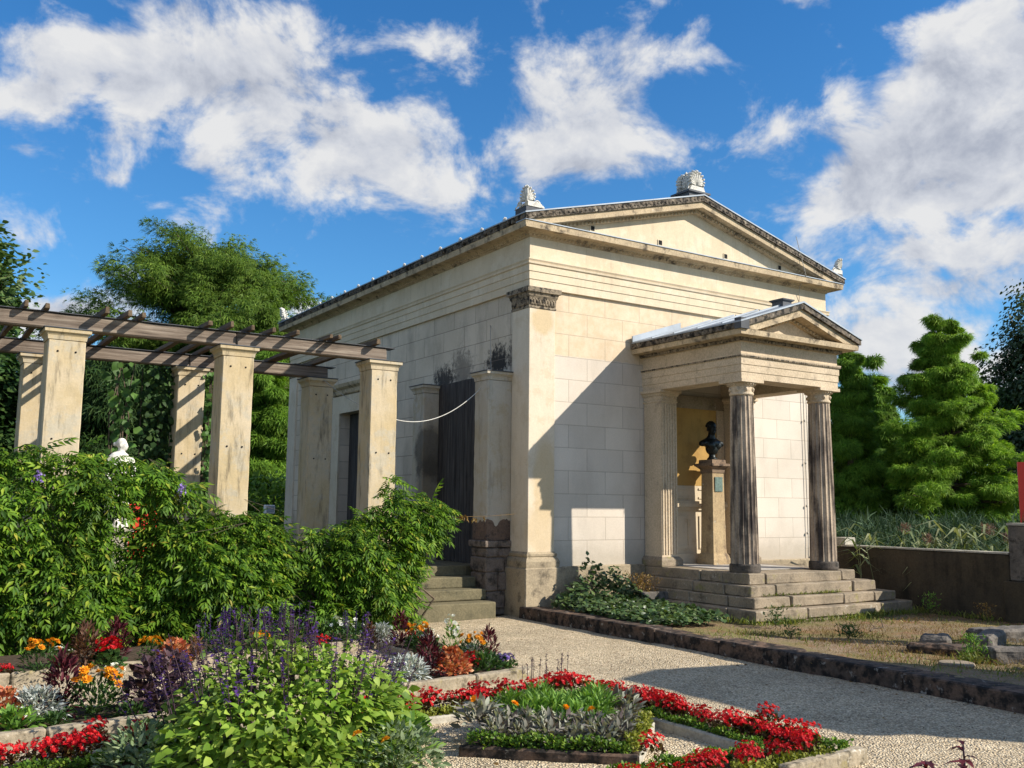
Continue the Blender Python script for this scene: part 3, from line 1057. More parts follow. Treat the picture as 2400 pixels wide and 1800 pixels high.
def palmette(mb, c, w, h, ax, n=9, half=0, th=.05, a0=0.0):
    """fan of lobed leaves above a pair of scrolls; ax = unit vector along the width"""
    c = Vector(c)
    ax = Vector(ax)
    pr = Vector((-ax.y, ax.x, 0))
    root = c + Vector((0, 0, h * .30))
    for i in range(n):
        t = (i / (n - 1)) * 2 - 1
        if half and t * half < -.01:
            continue
        a = t * R(84)
        L = h * (.70 - .30 * abs(t) ** 1.5)
        d = ax * math.sin(a) + Vector((0, 0, math.cos(a)))
        s = d.cross(pr)
        Mx = Matrix((s, pr, d)).transposed()
        mb.ell(root + d * (L * .56), (h * .060, th * .55, L * .48), 8, 7, Mx)
        mb.ell(root + d * (L * .86), (h * .068, th * .75, h * .085), 8, 6, Mx)
    for sg in (-1, 1):
        if half and sg != half:
            continue
        q = c + ax * (sg * w * .31) + Vector((0, 0, h * .19))
        pts = [q + ax * (sg * (h * .17 * (1 - k / 26)) * math.cos(k * .55)) + Vector((0, 0, h * .17 * (1 - k / 26) * math.sin(k * .55))) for k in range(24)]
        mb.tube(pts, h * .036, h * .02, 6)
        mb.ell(q, (h * .05, h * .05, h * .05), 8, 6)
        mb.tube([c + ax * (sg * w * .48) + Vector((0, 0, h * .02)), c + ax * (sg * w * .5) + Vector((0, 0, h * .10)), q + ax * (sg * h * .15)], h * .045, h * .03, 6)
    a, b2 = (-.5, .5) if not half else ((0, .5) if half > 0 else (-.5, 0))
    P = [c + ax * (w * u) for u in (a, b2)]
    for k in range(4):
        z0 = h * .06 * k
        f = 1 - .08 * k
        mb.poly([c + ax * (w * u * f) + pr * s * th * .5 + Vector((0, 0, z)) for (u, s, z) in ((a, -1, z0), (b2, -1, z0), (b2, -1, z0 + h * .06), (a, -1, z0 + h * .06))])
    mb.poly([P[0] - pr * th * .5, P[1] - pr * th * .5, P[1] + pr * th * .5, P[0] + pr * th * .5])


def acroterion(x, y, z0, h, block, kind, label):
    a = part(MB().box(*block), 'palmette_block', M['lead'], label=label + ' base')
    m = MB()
    if kind == 'corner_l':
        palmette(m, (x, y, z0), .62, h, (1, 0, 0), 11, half=1, th=.07)
        palmette(m, (x, y, z0), .62, h, (0, 1, 0), 11, half=1, th=.07)
        m.tube([(x, y, z0), (x, y, z0 + h)], .03, .014, 8)
    elif kind == 'corner_r':
        palmette(m, (x, y, z0), .62, h, (1, 0, 0), 11, half=-1, th=.07)
        palmette(m, (x, y, z0), .62, h, (0, 1, 0), 11, half=1, th=.07)
    elif kind == 'rear':
        palmette(m, (x, y, z0), .62, h, (0, 1, 0), 11, half=-1, th=.07)
        palmette(m, (x, y, z0), .62, h, (1, 0, 0), 11, half=1, th=.07)
    else:
        for dy in (0, .28):
            palmette(m, (x, y + dy, z0), .38, h, (1, 0, 0), 11, th=.09)
        for dx in (-.09, .09):
            palmette(m, (x + dx, y + .14, z0), .30, h * .95, (0, 1, 0), 11, th=.06)
        m.box(x - .09, x + .09, y, y + .28, z0, z0 + h * .78)
    part(m, 'palmette', M['acro'], a, smooth=True)


acroterion(7.86, 11.74, 6.225, .33, (7.835, 8.14, 11.715, 12.02, 6.10, 6.22), 'corner_l', 'near corner palmette')
acroterion(15.28, 11.74, 6.20, .33, (15.02, 15.30, 11.715, 12.0, 6.12, 6.195), 'corner_r', 'right corner palmette')
acroterion(7.86, 22.74, 6.15, .36, (7.835, 8.14, 22.45, 22.77, 6.10, 6.145), 'rear', 'rear corner palmette')
acroterion(11.58, 11.90, 7.20, .41, (11.36, 11.80, 11.84, 12.24, 6.98, 7.175), 'top', 'gable top palmette')
part(MB().box(11.32, 11.84, 11.80, 12.28, 7.165, 7.197), 'block_cap', M['lead'])
for i in range(15):
    y = 12.37 + .709 * i
    m = MB()
    palmette(m, (7.865, y, 6.10), .085, .105, (0, 1, 0), 7, th=.03)
    m.ell((7.865, y, 6.142), (.016, .027, .046), 8, 6)
    part(m, 'antefix', M['acro'], smooth=True)

# side door
d = part(MB().box(8.085, 8.13, 17.58, 17.95, .72, 3.97).box(8.085, 8.13, 19.36, 19.73, .72, 3.97).box(8.085, 8.13, 17.95, 19.36, 3.60, 3.97), 'door_frame', M['plaster'])
part(MB().ring(8.09, 8.2, 17.55, 19.76, [(0, 4.0), (.02, 4.02), (.03, 4.10), (.10, 4.15), (.12, 4.22), (.0, 4.24)]), 'door_cornice', M['cornice'], d)
part(MB().box(8.33, 8.37, 17.95, 18.66, .72, 3.60).box(8.34, 8.38, 18.67, 19.36, .72, 3.60), 'door', M['board'], d)

# ------------------------------------------------------------ porch
PX0, PX1, PY = 10.41, 12.59, 9.81
steps = [(9.99, 13.52, 9.27, .10, .255), (10.15, 13.31, 9.42, .255, .405), (10.23, 13.02, 9.56, .405, .56), (10.38, 12.77, 9.74, .56, .715)]
st = bpy.data.objects.new('porch_steps', None)
COL.objects.link(st)
attach(st, T)
for k, (x0, x1, y0, z0, z1) in enumerate(steps):
    m = MB()
    cuts = {0: [0, .31, .78, 1], 1: [0, .24, .60, .83, 1], 2: [0, .19, .80, 1], 3: [0, .15, .86, 1]}[k]
    for i in range(len(cuts) - 1):
        a, e = x0 + (x1 - x0) * cuts[i], x0 + (x1 - x0) * cuts[i + 1]
        m.box(a + .008, e - .008, y0 + rnd.uniform(-.02, .012), y0 + .5, z0, z1 + rnd.uniform(-.008, .006), jit=.007, rnd=rnd)
    yc = [y0 + .506, 10.7, 11.95]
    for i in range(2):
        m.box(x0 + rnd.uniform(-.012, .008), x0 + .45, yc[i] + .004, yc[i + 1] - .004, z0, z1 + rnd.uniform(-.006, .004), jit=.005, rnd=rnd)
        m.box(x1 - .45, x1 + rnd.uniform(-.008, .012), yc[i] + .004, yc[i + 1] - .004, z0, z1 + rnd.uniform(-.006, .004), jit=.005, rnd=rnd)
    m.box(x0 + .452, x1 - .452, y0 + .508, 11.955, z0, z1 - .004)
    if k == 0:
        m.box(x0 + .03, x1 - .03, y0 + .03, 11.94, -.1, .098)
    worn(part(m, 'step', M['step'], st, bevel=.014), .016, .12, 3)
part(MB().box(10.75, 12.3, 10.25, 11.92, .716, .722), 'porch_floor', M['tile'])


def fluted(cx, cy, prof, nfl=18, depth=.055, seg=6):
    m = MB()
    n = nfl * seg
    for r, z in prof:
        for k in range(n):
            a = 2 * math.pi * k / n
            u = (k % seg) / seg
            rr = r * (1 - depth * (math.sin(math.pi * u) ** .7 if u else 0) * 1.6)
            m.v.append((cx + rr * math.cos(a), cy + rr * math.sin(a), z))
    for i in range(len(prof) - 1):
        for k in range(n):
            l = (k + 1) % n
            m.f.append([n * i + k, n * i + l, n * (i + 1) + l, n * (i + 1) + k])
    return m


def column(cx, cy):
    prof = [(.208 - (.208 - .168) * (t ** 1.25), .84 + (3.325 - .84) * t) for t in [i / 10 for i in range(11)]]
    p = part(fluted(cx, cy, prof), 'porch_column', M['column'])
    part(MB().lathe(cx, cy, [(.222, .713), (.228, .75), (.226, .82), (.215, .842)], 40), 'column_base', M['drum'], p, bevel=.01)
    c = MB().lathe(cx, cy, [(.168, 3.32), (.182, 3.335), (.182, 3.355), (.172, 3.362), (.172, 3.455), (.19, 3.462), (.19, 3.475), (.205, 3.49), (.225, 3.505)], 36)
    for k in range(8):
        a = 2 * math.pi * (k + .5) / 8
        c.ell((cx + .174 * math.cos(a), cy + .174 * math.sin(a), 3.408), (.028, .028, .034), 8, 6)
        c.ell((cx + .196 * math.cos(a), cy + .196 * math.sin(a), 3.408), (.010, .010, .012), 6, 5)
    for k in range(26):
        a = 2 * math.pi * k / 26
        c.ell((cx + .208 * math.cos(a), cy + .208 * math.sin(a), 3.487), (.015, .015, .016), 6, 4)
    c.box(cx - .235, cx + .235, cy - .235, cy + .235, 3.507, 3.5565)
    part(c, 'column_capital', M['sand'], p, smooth=False)


column(10.625, 10.02)
column(12.375, 10.02)


def anta(x0, x1):
    y0, y1 = 11.59, 12.0
    m = MB()
    m.box(x0, x1, y0, y1, .86, 3.36)
    n = 6
    for i in range(n):
        a = x0 + (x1 - x0) * (i + .12) / n
        e = x0 + (x1 - x0) * (i + .88) / n
        m.box(a + .012, e - .012, y0 - .014, y0 + .01, .90, 3.33)
    p = part(m, 'porch_pilaster', M['sand'])
    part(MB().ring(x0, x1, y0, y1, [(.05, .713), (.055, .74), (.055, .81), (.03, .845), (.012, .862)]), 'pilaster_base', M['step'], p)
    c = MB().ring(x0, x1, y0, y1, [(0, 3.355), (.012, 3.36), (.012, 3.38), (.004, 3.385), (.004, 3.46), (.02, 3.465), (.03, 3.50), (.035, 3.505), (.06, 3.51), (.06, 3.5565)])
    for i in range(5):
        c.ell((x0 + (x1 - x0) * (i + .5) / 5, y0 - .006, 3.42), (.026, .014, .03), 8, 6)
        c.ell((x0 - .006, y0 + (y1 - y0) * (i + .5) / 5, 3.42), (.014, .026, .03), 8, 6)
    part(c, 'pilaster_capital', M['sand'], p)


anta(10.42, 10.765)
anta(12.235, 12.58)
P1 = [(0, 3.557), (0, 3.655), (.010, 3.66), (.010, 3.765), (.020, 3.77), (.020, 3.865), (.04, 3.895), (.045, 3.925), (0, 3.935), (0, 4.115), (-.37, 4.115), (-.37, 3.557)]
c = MB().ring(PX0, PX1, PY, 12.9, P1, closed=True)
bd_ = MB()
for i in range(int((PX1 - PX0) / .05)):
    bd_.ell((PX0 + .03 + i * .05, PY - .034, 3.892), (.015, .016, .018), 6, 4)
for i in range(int(2.2 / .05)):
    bd_.ell((PX0 - .034, PY + .02 + i * .05, 3.892), (.016, .015, .018), 6, 4)
    bd_.ell((PX1 + .034, PY + .02 + i * .05, 3.892), (.016, .015, .018), 6, 4)
pe = part(c, 'porch_entablature', M['sand'])
bd_.ring(PX0, PX1, PY, 12.9, [(.018, 3.879), (.043, 3.881), (.043, 3.903), (.03, 3.906)], cap=False)
part(bd_, 'bead_moulding', M['capital'], pe)
part(MB().box(PX0 + .3, PX1 - .3, PY + .3, 12.05, 3.80, 3.86), 'porch_ceiling', M['board'])
c = MB().ring(PX0, PX1, PY, 12.9, [(0, 4.108), (.03, 4.112), (.06, 4.165), (.235, 4.168), (.245, 4.245), (.05, 4.252)])
bd_ = MB()
for i in range(int((PX1 - PX0 + .06) / .082)):
    bd_.ell((PX0 + i * .082, PY - .052, 4.142), (.028, .026, .03), 7, 5)
for i in range(27):
    bd_.ell((PX0 - .052, PY + i * .082, 4.142), (.026, .028, .03), 7, 5)
pcn = part(c, 'porch_cornice', M['cornice'])
bd_.ring(PX0, PX1, PY, 12.9, [(.02, 4.113), (.058, 4.118), (.064, 4.163), (.04, 4.164)], cap=False)
part(bd_, 'egg_moulding', M['capital'], pcn)
PXC, PZA, PHW = 11.5, 4.775, 1.36
PSL = (4.775 - 4.335) / PHW
ph = (PZA - .22 - 4.256) / PSL
part(MB().prism([(PXC - ph, 4.256), (PXC + ph, 4.256), (PXC, PZA - .22)], 'y', PY + .02, PY + .4), 'porch_tympanum', M['sand'])
c = MB()
chevron(c, .085, .20, PY - .225, PY + .35, PXC, PZA, PHW, PSL, 4.256)
chevron(c, .20, .25, PY - .03, PY + .03, PXC, PZA, PHW, PSL, 4.256)
for i in range(15):
    for sg in (-1, 1):
        dd = .05 + i * .075
        if PZA - PSL * dd - .225 > 4.27:
            c.ell((PXC + sg * dd, PY - .04, PZA - PSL * dd - .225), (.026, .022, .022), 6, 4)
part(c, 'porch_raking_cornice', M['cornice'])
c = MB()
chevron(c, 0, .085, PY - .27, PY + .3, PXC, PZA, PHW, PSL, 4.256)
c.box(PXC - PHW, PXC - PHW + .2, PY + .3, 12.0, 4.25, 4.335)
c.box(PXC + PHW - .2, PXC + PHW, PY + .3, 12.0, 4.25, 4.335)
for i in range(31):
    c.ell((PXC - PHW, PY - .2 + i * .078, 4.283), (.012, .028, .022), 6, 4)
part(c, 'porch_gutter', M['sima'])
c = MB()
h2 = PHW + .015
c.prism([(PXC - h2, PZA - PSL * h2 + .002), (PXC, PZA + .002), (PXC + h2, PZA - PSL * h2 + .002), (PXC + h2, PZA - PSL * h2 + .026), (PXC, PZA + .028), (PXC - h2, PZA - PSL * h2 + .026)], 'y', PY - .285, 11.96)
for i in range(4):
    y = PY + .1 + i * .52
    for sg in (-1, 1):
        c.prism([(PXC + sg * .02, PZA + .028), (PXC + sg * h2 * .99, PZA - PSL * h2 + .026), (PXC + sg * h2 * .99, PZA - PSL * h2 + .05), (PXC + sg * .02, PZA + .055)], 'y', y, y + .018)
for sg in (-1, 1):
    c.prism([(PXC + sg * .3, PZA - PSL * .3 + .03), (PXC + sg * h2, PZA - PSL * h2 + .03), (PXC + sg * h2, PZA - PSL * h2 + .13), (PXC + sg * .3, PZA - PSL * .3 + .13)], 'y', 11.93, 11.955)
part(c, 'porch_roof', M['zinc'])
part(MB().box(10.13, 10.30, 9.53, 9.66, 4.24, 4.40), 'eave_corner_sheet', M['lead'])
c = MB().box(11.41, 11.61, 9.86, 10.08, 4.70, 4.855)
c.ring(11.41, 11.61, 9.86, 10.08, [(.0, 4.855), (.03, 4.873), (.035, 4.893), (0, 4.897)])
part(c, 'porch_ridge_block', M['lead'])

# painted panel behind the bust
n = part(MB().box(10.77, 12.23, 11.975, 12.02, 2.02, 3.34), 'painted_panel', M['ochre'])
for x in (10.865, 12.135):
    m = MB().box(x - .085, x + .085, 11.955, 11.974, 2.02, 3.34)
    for k in range(9):
        m.box(x - .045, x + .045, 11.945, 11.956, 2.08 + k * .14, 2.18 + k * .14)
    part(m, 'panel_border', M['sand'], n)
part(MB().box(10.77, 12.23, 11.95, 12.02, 3.34, 3.56), 'panel_head', M['step'], n)
m = MB().box(10.77, 12.23, 11.975, 12.02, .72, 2.018)
m.box(10.77, 12.23, 11.90, 11.974, 1.66, 1.72).box(10.77, 12.23, 11.925, 11.974, 1.72, 1.76).box(10.77, 12.23, 11.935, 11.974, 1.61, 1.66)
m.box(10.77, 12.23, 11.935, 11.974, .72, .88)
for (a, e) in ((10.90, 11.40), (11.60, 12.10)):
    m.box(a, e, 11.955, 11.974, 1.45, 1.51).box(a, e, 11.955, 11.974, .96, 1.02).box(a, a + .06, 11.955, 11.974, 1.02, 1.45).box(e - .06, e, 11.955, 11.974, 1.02, 1.45)
    m.box(a, e, 11.958, 11.974, 1.80, 1.83).box(a, e, 11.958, 11.974, 1.95, 1.98)
part(m, 'dado', M['plaster'], n)

# lightning conductor down the front wall
m = MB()
for x in (14.36, 14.44):
    m.tube([(x, 11.99, 5.0), (x, 11.985, 3.7), (x + .02, 11.985, 2.2), (x + .03, 11.985, 1.2), (x + .02, 11.98, .75)], .007, seg=6)
for z in (3.3, 2.5, 1.7, 1.2):
    m.ell((14.37, 11.98, z), (.02, .02, .025), 8, 6)
m.tube([(13.95, 11.70, 6.75), (14.2, 11.70, 6.02), (14.25, 11.9, 5.85), (14.3, 11.96, 5.6), (14.36, 11.97, 5.0)], .006, seg=6)
part(m, 'lightning_conductor', M['wire'])

# ================================================================== BUST
CX, CY = 11.60, 11.63
pd = thing('bust_pedestal', 'slim square stone pedestal with a small green plaque, standing in the porch', 'pedestal', (CX, CY, .715))
m = MB().prism([], 'x', 0, 0) if False else MB()
m.ring(CX - .10, CX + .10, CY - .10, CY + .10, [(.052, .90), (.045, 1.0), (.028, 2.22)])
part(m, 'shaft', M['ochrestone'], pd)
part(MB().ring(CX - .10, CX + .10, CY - .10, CY + .10, [(.095, .715), (.10, .74), (.10, .80), (.085, .83), (.075, .87), (.055, .90)]), 'base', M['ochrestone'], pd)
part(MB().ring(CX - .10, CX + .10, CY - .10, CY + .10, [(.028, 2.22), (.04, 2.235), (.045, 2.29), (.10, 2.34), (.115, 2.345), (.115, 2.385), (.06, 2.39), (.055, 2.45)]), 'cap', M['pedcap'], pd)
part(MB().box(CX - .085, CX + .085, CY - .147, CY - .128, 1.92, 2.16), 'plaque', M['plaque'], pd)


def remeshed(name, mb, mat, voxel, parent=None, origin=None, smooth_it=4):
    o = mb.build(name, mat, parent, origin=origin)
    rm = o.modifiers.new('remesh', 'REMESH')
    rm.mode = 'VOXEL'
    rm.voxel_size = voxel
    rm.use_smooth_shade = True
    sm = o.modifiers.new('smooth', 'SMOOTH')
    sm.factor = .5
    sm.iterations = smooth_it
    return o


def head(m, c, s, yaw):
    """face looking along yaw (0 = -Y)"""
    c = Vector(c)
    Rz = Matrix.Rotation(yaw, 3, 'Z')
    def e(p, r, sg=10, rn=8, tilt=0):
        m.ell(c + Rz @ (Vector(p) * s), tuple(x * s for x in r), sg, rn, Rz @ Matrix.Rotation(tilt, 3, 'X'))
    e((0, .015, .135), (.078, .098, .105), 18, 14)
    e((0, -.030, .075), (.062, .062, .085), 16, 12)
    e((0, -.075, .025), (.030, .025, .026))
    e((0, -.104, .088), (.013, .020, .030), 8, 6, -.35)
    e((0, -.112, .072), (.017, .014, .012), 8, 6)
    e((0, -.092, .048), (.026, .013, .008), 8, 6)
    e((0, -.092, .038), (.022, .013, .008), 8, 6)
    for sg in (-1, 1):
        e((sg * .030, -.085, .122), (.030, .014, .010), 8, 6)
        e((sg * .033, -.070, .083), (.026, .024, .024), 8, 6)
        e((sg * .078, .010, .092), (.012, .022, .033), 8, 6)
    for sg in (-1, 1):
        m.ell(c + Rz @ (Vector((sg * .031, -.083, .105)) * s), tuple(x * s for x in (.012, .010, .008)), 8, 6)


m = MB()
B0 = Vector((CX, CY, 2.455))
m.lathe(CX, CY, [(.085, 2.452), (.09, 2.47), (.06, 2.50), (.05, 2.54), (.065, 2.58)], 20)
m.ell(B0 + Vector((0, .0, .19)), (.13, .09, .12), 18, 14)
m.ell(B0 + Vector((0, .0, .27)), (.20, .105, .085), 18, 14)
for sg in (-1, 1):
    m.ell(B0 + Vector((sg * .185, .015, .275)), (.085, .075, .055), 14, 10, Matrix.Rotation(sg * .35, 3, 'Y'))
    m.ell(B0 + Vector((sg * .07, -.055, .24)), (.085, .055, .07), 12, 10)
    m.tube([B0 + Vector((sg * .03, .02, .385)), B0 + Vector((sg * .09, .02, .335)), B0 + Vector((sg * .19, .02, .295))], .042, .035, 10)
m.tube([B0 + Vector((0, .02, .28)), B0 + Vector((0, .01, .36)), B0 + Vector((0, .005, .46))], .072, .058, 14)
head(m, B0 + Vector((0, 0, .418)), .98, R(-20))
for k in range(46):
    a = k * 2.4
    ph = math.acos(1 - .95 * (k + .5) / 46)
    q = Vector((.078 * math.sin(ph) * math.cos(a), .022 + .096 * math.sin(ph) * math.sin(a), .135 + .103 * math.cos(ph)))
    if q.y > -.075 + .3 * (.2 - q.z):
        m.ell(B0 + Vector((0, 0, .418)) + q * .98, (.016, .016, .013), 6, 5)
bust = remeshed('bust', m, M['bronze'], .008, origin=(CX, CY, 2.452), smooth_it=2)
tag(bust, 'dark bronze portrait bust of a man with bare shoulders on the porch pedestal', 'bust')

# ================================================================== PERGOLA
PG = thing('pergola', 'timber beams and rafters on six cream plastered square pillars beside the temple', 'pergola', (3.5, 13.7, 0))


def pillar(x, y, w, dpt, zb, zt, parent, mat, name='pillar', capm=None):
    x1, y1 = x + w, y + dpt
    p = worn(part(MB().box(x, x1, y, y1, zb, zt - .15), name, mat, parent, bevel=.008), .014, .16, 5)
    c = MB().ring(x, x1, y, y1, [(.0, zt - .15), (.006, zt - .148), (.012, zt - .10), (.035, zt - .065), (.05, zt - .06), (.052, zt - .02), (.03, zt - .018), (.0, zt - .016)])
    part(c, 'pillar_capital', mat, p)
    part(MB().box(x - .062, x1 + .062, y - .062, y1 + .062, zt - .016, zt - .004), 'cover_sheet', M['lead'], p)
    for zz in (zt - .29, zt - 1.35):
        for dx in (.11, .31):
            if name == 'pillar':
                part(MB().ell((x + dx, y - .002, zz), (.013, .012, .013), 8, 6), 'bolt_hole', M['black'], p)
    return p


for x in (1.455, 3.545, 5.68):
    pillar(x, 12.47, .42, .40, .0, 3.735, PG, M['pillar'])
for x in (1.44, 3.565, 5.68):
    pillar(x, 14.87, .41, .40, .0, 3.735, PG, M['pillar'])
for (y, x1) in ((12.56, 5.96), (14.96, 6.02)):
    m = MB().box(-4.2, .9, y, y + .17, 3.735, 3.925).box(.905, 3.74, y, y + .17, 3.732, 3.922).box(3.745, x1, y, y + .17, 3.735, 3.925)
    worn(part(m, 'beam', M['beam'], PG, bevel=.006), .020, .35, 5)
    part(MB().box(-4.2, x1 + .13, y - .025, y + .195, 3.926, 3.934), 'beam_cover', M['lead'], PG)
rx = [-1.2, -.75, -.2, .25, .72, 1.19, 1.41, 2.06, 2.33, 2.5, 3.33, 3.6, 3.9, 4.18, 4.5, 4.98, 5.12, 5.74]
for i, x in enumerate(rx):
    y0 = 12.36 + rnd.uniform(-.09, .06)
    y1 = 15.45 + rnd.uniform(-.2, .2)
    w = rnd.uniform(.035, .05)
    dx = rnd.uniform(-.06, .06)
    z = 3.936 + rnd.uniform(0, .004)
    h = rnd.uniform(.055, .09)
    m = MB()
    n = 7
    for k in range(n + 1):
        t = k / n
        xx = x + dx * t + rnd.uniform(-.006, .006)
        yy = y0 + (y1 - y0) * t
        sag = rnd.uniform(-.003, .004)
        ww = w * rnd.uniform(.88, 1.05) * (0.72 if k in (0, n) else 1)
        m.v += [(xx - ww, yy, z + sag), (xx + ww, yy, z + sag), (xx + ww * .8, yy, z + h + sag), (xx - ww * .8, yy, z + h + sag)]
    for k in range(n):
        for q in range(4):
            r_ = (q + 1) % 4
            m.f.append([4 * k + q, 4 * k + r_, 4 * k + 4 + r_, 4 * k + 4 + q])
    m.f += [[3, 2, 1, 0], [4 * n, 4 * n + 1, 4 * n + 2, 4 * n + 3]]
    part(m, 'rafter', M['rafter'], PG, bevel=.008)

# two pillars built against the temple flank, with boarding between
WP = []
for (x, y, lab) in ((7.66, 12.466, 'cream plastered wall pillar with crumbled brown foot, beside the temple corner'), (7.685, 14.65, 'soot streaked plastered wall pillar on the temple flank, beyond the boarding')):
    t = thing('wall_pillar', lab, 'pillar', (x + .2, y + .2, 0), group='pillars against the temple flank')
    w = 8.12 - x
    p = pillar(x, y, w, .41, 1.33 if y < 13 else .7, 3.745, t, M['pier'], 'shaft')
    if y < 13:
        m = MB().box(x + .004, 8.12, y + .004, y + .40, 1.12, 1.328, jit=.004, rnd=rnd)
        jag = [.10, .10, .095, .09, .085, .05, .0, -.02, .01, .05, .075, .085, .10, .105, .095, .10, .085, .08, .09, .10]
        top = [(x + w * i / 19, 1.345 + jag[i] + rnd.uniform(-.008, .008)) for i in range(20)]
        m.prism([(x, 1.12), (x + w, 1.12)] + top[::-1], 'y', y - .006, y + .02)
        top = [(y + .41 * i / 11, 1.40 + rnd.uniform(-.03, .05)) for i in range(12)]
        m.prism([(y - .005, 1.12), (y + .41, 1.12)] + top[::-1], 'x', x - .006, x + .02)
        part(m, 'bare_foot', M['brownpatch'], t, bevel=.006)
        part(MB().box(x - .05, 8.12, y - .05, y + .46, 1.02, 1.118), 'foot_band', M['pier_base'], t, bevel=.012)
        m = MB()
        zz = [0.10, .36, .645, .865, 1.016]
        for i in range(4):
            cut = x + w * (.45 if i % 2 else .7)
            m.box(x - .02 + rnd.uniform(-.012, .012), cut - .004, y - .03 + rnd.uniform(-.012, .012), y + .44, zz[i] + .004, zz[i + 1] - .004, jit=.008, rnd=rnd)
            m.box(cut + .004, 8.12, y - .03 + rnd.uniform(-.012, .012), y + .44, zz[i] + .004, zz[i + 1] - .004, jit=.008, rnd=rnd)
        m.box(x + .02, 8.12, y + .01, y + .42, .0, 1.0)
        worn(part(m, 'foot_blocks', M['pier_base'], t, bevel=.014), .025, .10, 3)
m = MB()
y = 12.90
while y < 14.62:
    w = .118
    m.box(7.975 + rnd.uniform(-.004, .004), 8.0, y + .002, min(y + w, 14.63), .72, 3.745 + rnd.uniform(-.01, .004))
    y += w + .003
tag(m.build('boarding', M['board'], origin=(8, 13.7, .72)), 'dark weathered vertical boarding between the two wall pillars', 'boarding')

# stone steps up to the pergola floor
m_ = thing('garden_steps', 'mossy sandstone steps leading up between wisteria and temple corner', 'steps', (6.9, 12.5, 0))
for (y0, z0, z1) in ((12.12, -.05, .245), (12.40, .245, .41), (12.70, .41, .57), (12.99, .57, .72)):
    x0 = 5.95
    part(MB().box(x0, 6.83 + rnd.uniform(-.1, .1), y0, y0 + .45, z0, z1, jit=.006, rnd=rnd).box(6.95, 7.64, y0 + .01, y0 + .45, z0, z1, jit=.006, rnd=rnd) if False else MB().box(x0, 7.63, y0, y0 + .45, z0, z1, jit=.006, rnd=rnd), 'step', M['step2'], m_, bevel=.018).name
# low wall hidden behind the wisteria
o = MB().box(-6, 2.25, 12.46, 12.64, -.05, 1.0).box(2.75, 5.95, 12.46, 12.64, -.05, 1.0).box(-6, 2.25, 12.40, 12.70, 1.0, 1.07).box(2.75, 5.95, 12.40, 12.70, 1.0, 1.07).build('parapet_wall', M['pier_base'], origin=(3, 12.5, 0), bevel=.01)
tag(o, 'low stone parapet wall almost buried under the wisteria', 'wall')

# cables


def cable(p0, p1, sag, r, label, mat, wig=0):
    pts = []
    for i in range(25):
        t = i / 24
        p = Vector(p0).lerp(Vector(p1), t)
        p.z -= sag * 4 * t * (1 - t)
        pts.append(p)
    o = MB().tube(pts, r, seg=6).build('cable', mat, smooth=True, origin=p0)
    return tag(o, label, 'cable')


cable((6.11, 12.62, 2.90), (7.655, 12.70, 3.47), .22, .006, 'white cable sagging from the last pergola pillar to the wall pillar', M['cable'])
cable((7.70, 12.46, 3.72), (8.13, 13.2, 4.62), .0, .005, 'thin wire rising from the wall pillar capital up the flank', M['wire'])
cable((5.9, 14.85, 3.70), (6.3, 12.9, 2.95), .10, .006, 'thin drooping wire behind the last front pergola pillar', M['wire'])

# ================================================================== STATUE
sp = thing('statue_pedestal', 'stepped pale stone pedestal under the white statue', 'pedestal', (2.46, 13.12, .72))
part(MB().ring(2.34, 2.60, 12.98, 13.24, [(.05, .72), (.05, .82), (.0, .85), (.0, 1.22), (.03, 1.24), (.06, 1.27), (.06, 1.30)]), 'block', M['slab'], sp)
m = MB()
F = Vector((2.47, 13.12, 1.300))
m.lathe(F.x, F.y, [(.15, 1.30), (.155, 1.36), (.13, 1.38)], 20)
for (z, rx_, ry_, dx) in ((.12, .13, .12, 0), (.25, .12, .11, .01), (.40, .115, .105, .015), (.52, .125, .11, .01), (.62, .105, .09, 0), (.72, .095, .075, -.005), (.82, .115, .085, -.01), (.90, .135, .085, -.01)):
    m.ell(F + Vector((dx, 0, z)), (rx_, ry_, .10), 16, 10)
for i in range(9):
    a = i * .7
    m.tube([F + Vector((.11 * math.cos(a), .10 * math.sin(a), .55)), F + Vector((.13 * math.cos(a + .2), .12 * math.sin(a + .2), .28)), F + Vector((.145 * math.cos(a + .3), .135 * math.sin(a + .3), .06))], .022, .03, 6)
for sg in (-1, 1):
    m.tube([F + Vector((sg * .13, 0, .92)), F + Vector((sg * .185, -.01, .74)), F + Vector((sg * .12, -.10, .62))], .042, .03, 10)
    m.ell(F + Vector((sg * .055, -.07, .80)), (.05, .045, .05), 10, 8)
m.tube([F + Vector((0, 0, .92)), F + Vector((.01, -.005, 1.0)), F + Vector((.015, -.01, 1.06))], .05, .042, 12)
head(m, F + Vector((.015, -.01, 1.01)), .68, R(60))
m.ell(F + Vector((-.060, .035, 1.09)), (.034, .034, .03), 10, 8)
m.tube([F + Vector((.06, -.04, 1.11)), F + Vector((.02, .06, 1.12)), F + Vector((-.05, .04, 1.11))], .013, .013, 6)
stt = remeshed('statue', m, M['statue'], .011, origin=tuple(F), smooth_it=2)
tag(stt, 'white marble draped female figure with tied up hair behind the wisteria', 'statue')
rp = thing('slatted_screen', 'bright red slatted screen glimpsed through the wisteria beside the statue', 'screen', (3.0, 14.3, .72))
m = MB()
for i in range(4):
    m.box(2.80 + i * .115, 2.88 + i * .115, 14.28, 14.30, .80, 1.62)
part(m, 'slats', M['red'], rp)
part(MB().box(2.78, 3.26, 14.30, 14.33, .95, 1.03).box(2.78, 3.26, 14.30, 14.33, 1.40, 1.48).box(2.80, 2.86, 14.30, 14.34, .72, 1.62).box(3.18, 3.24, 14.30, 14.34, .72, 1.62), 'frame', M['red'], rp)
fl = thing('floodlight', 'small white floodlight box low beside the wisteria', 'lamp', (5.82, 17.0, .72))
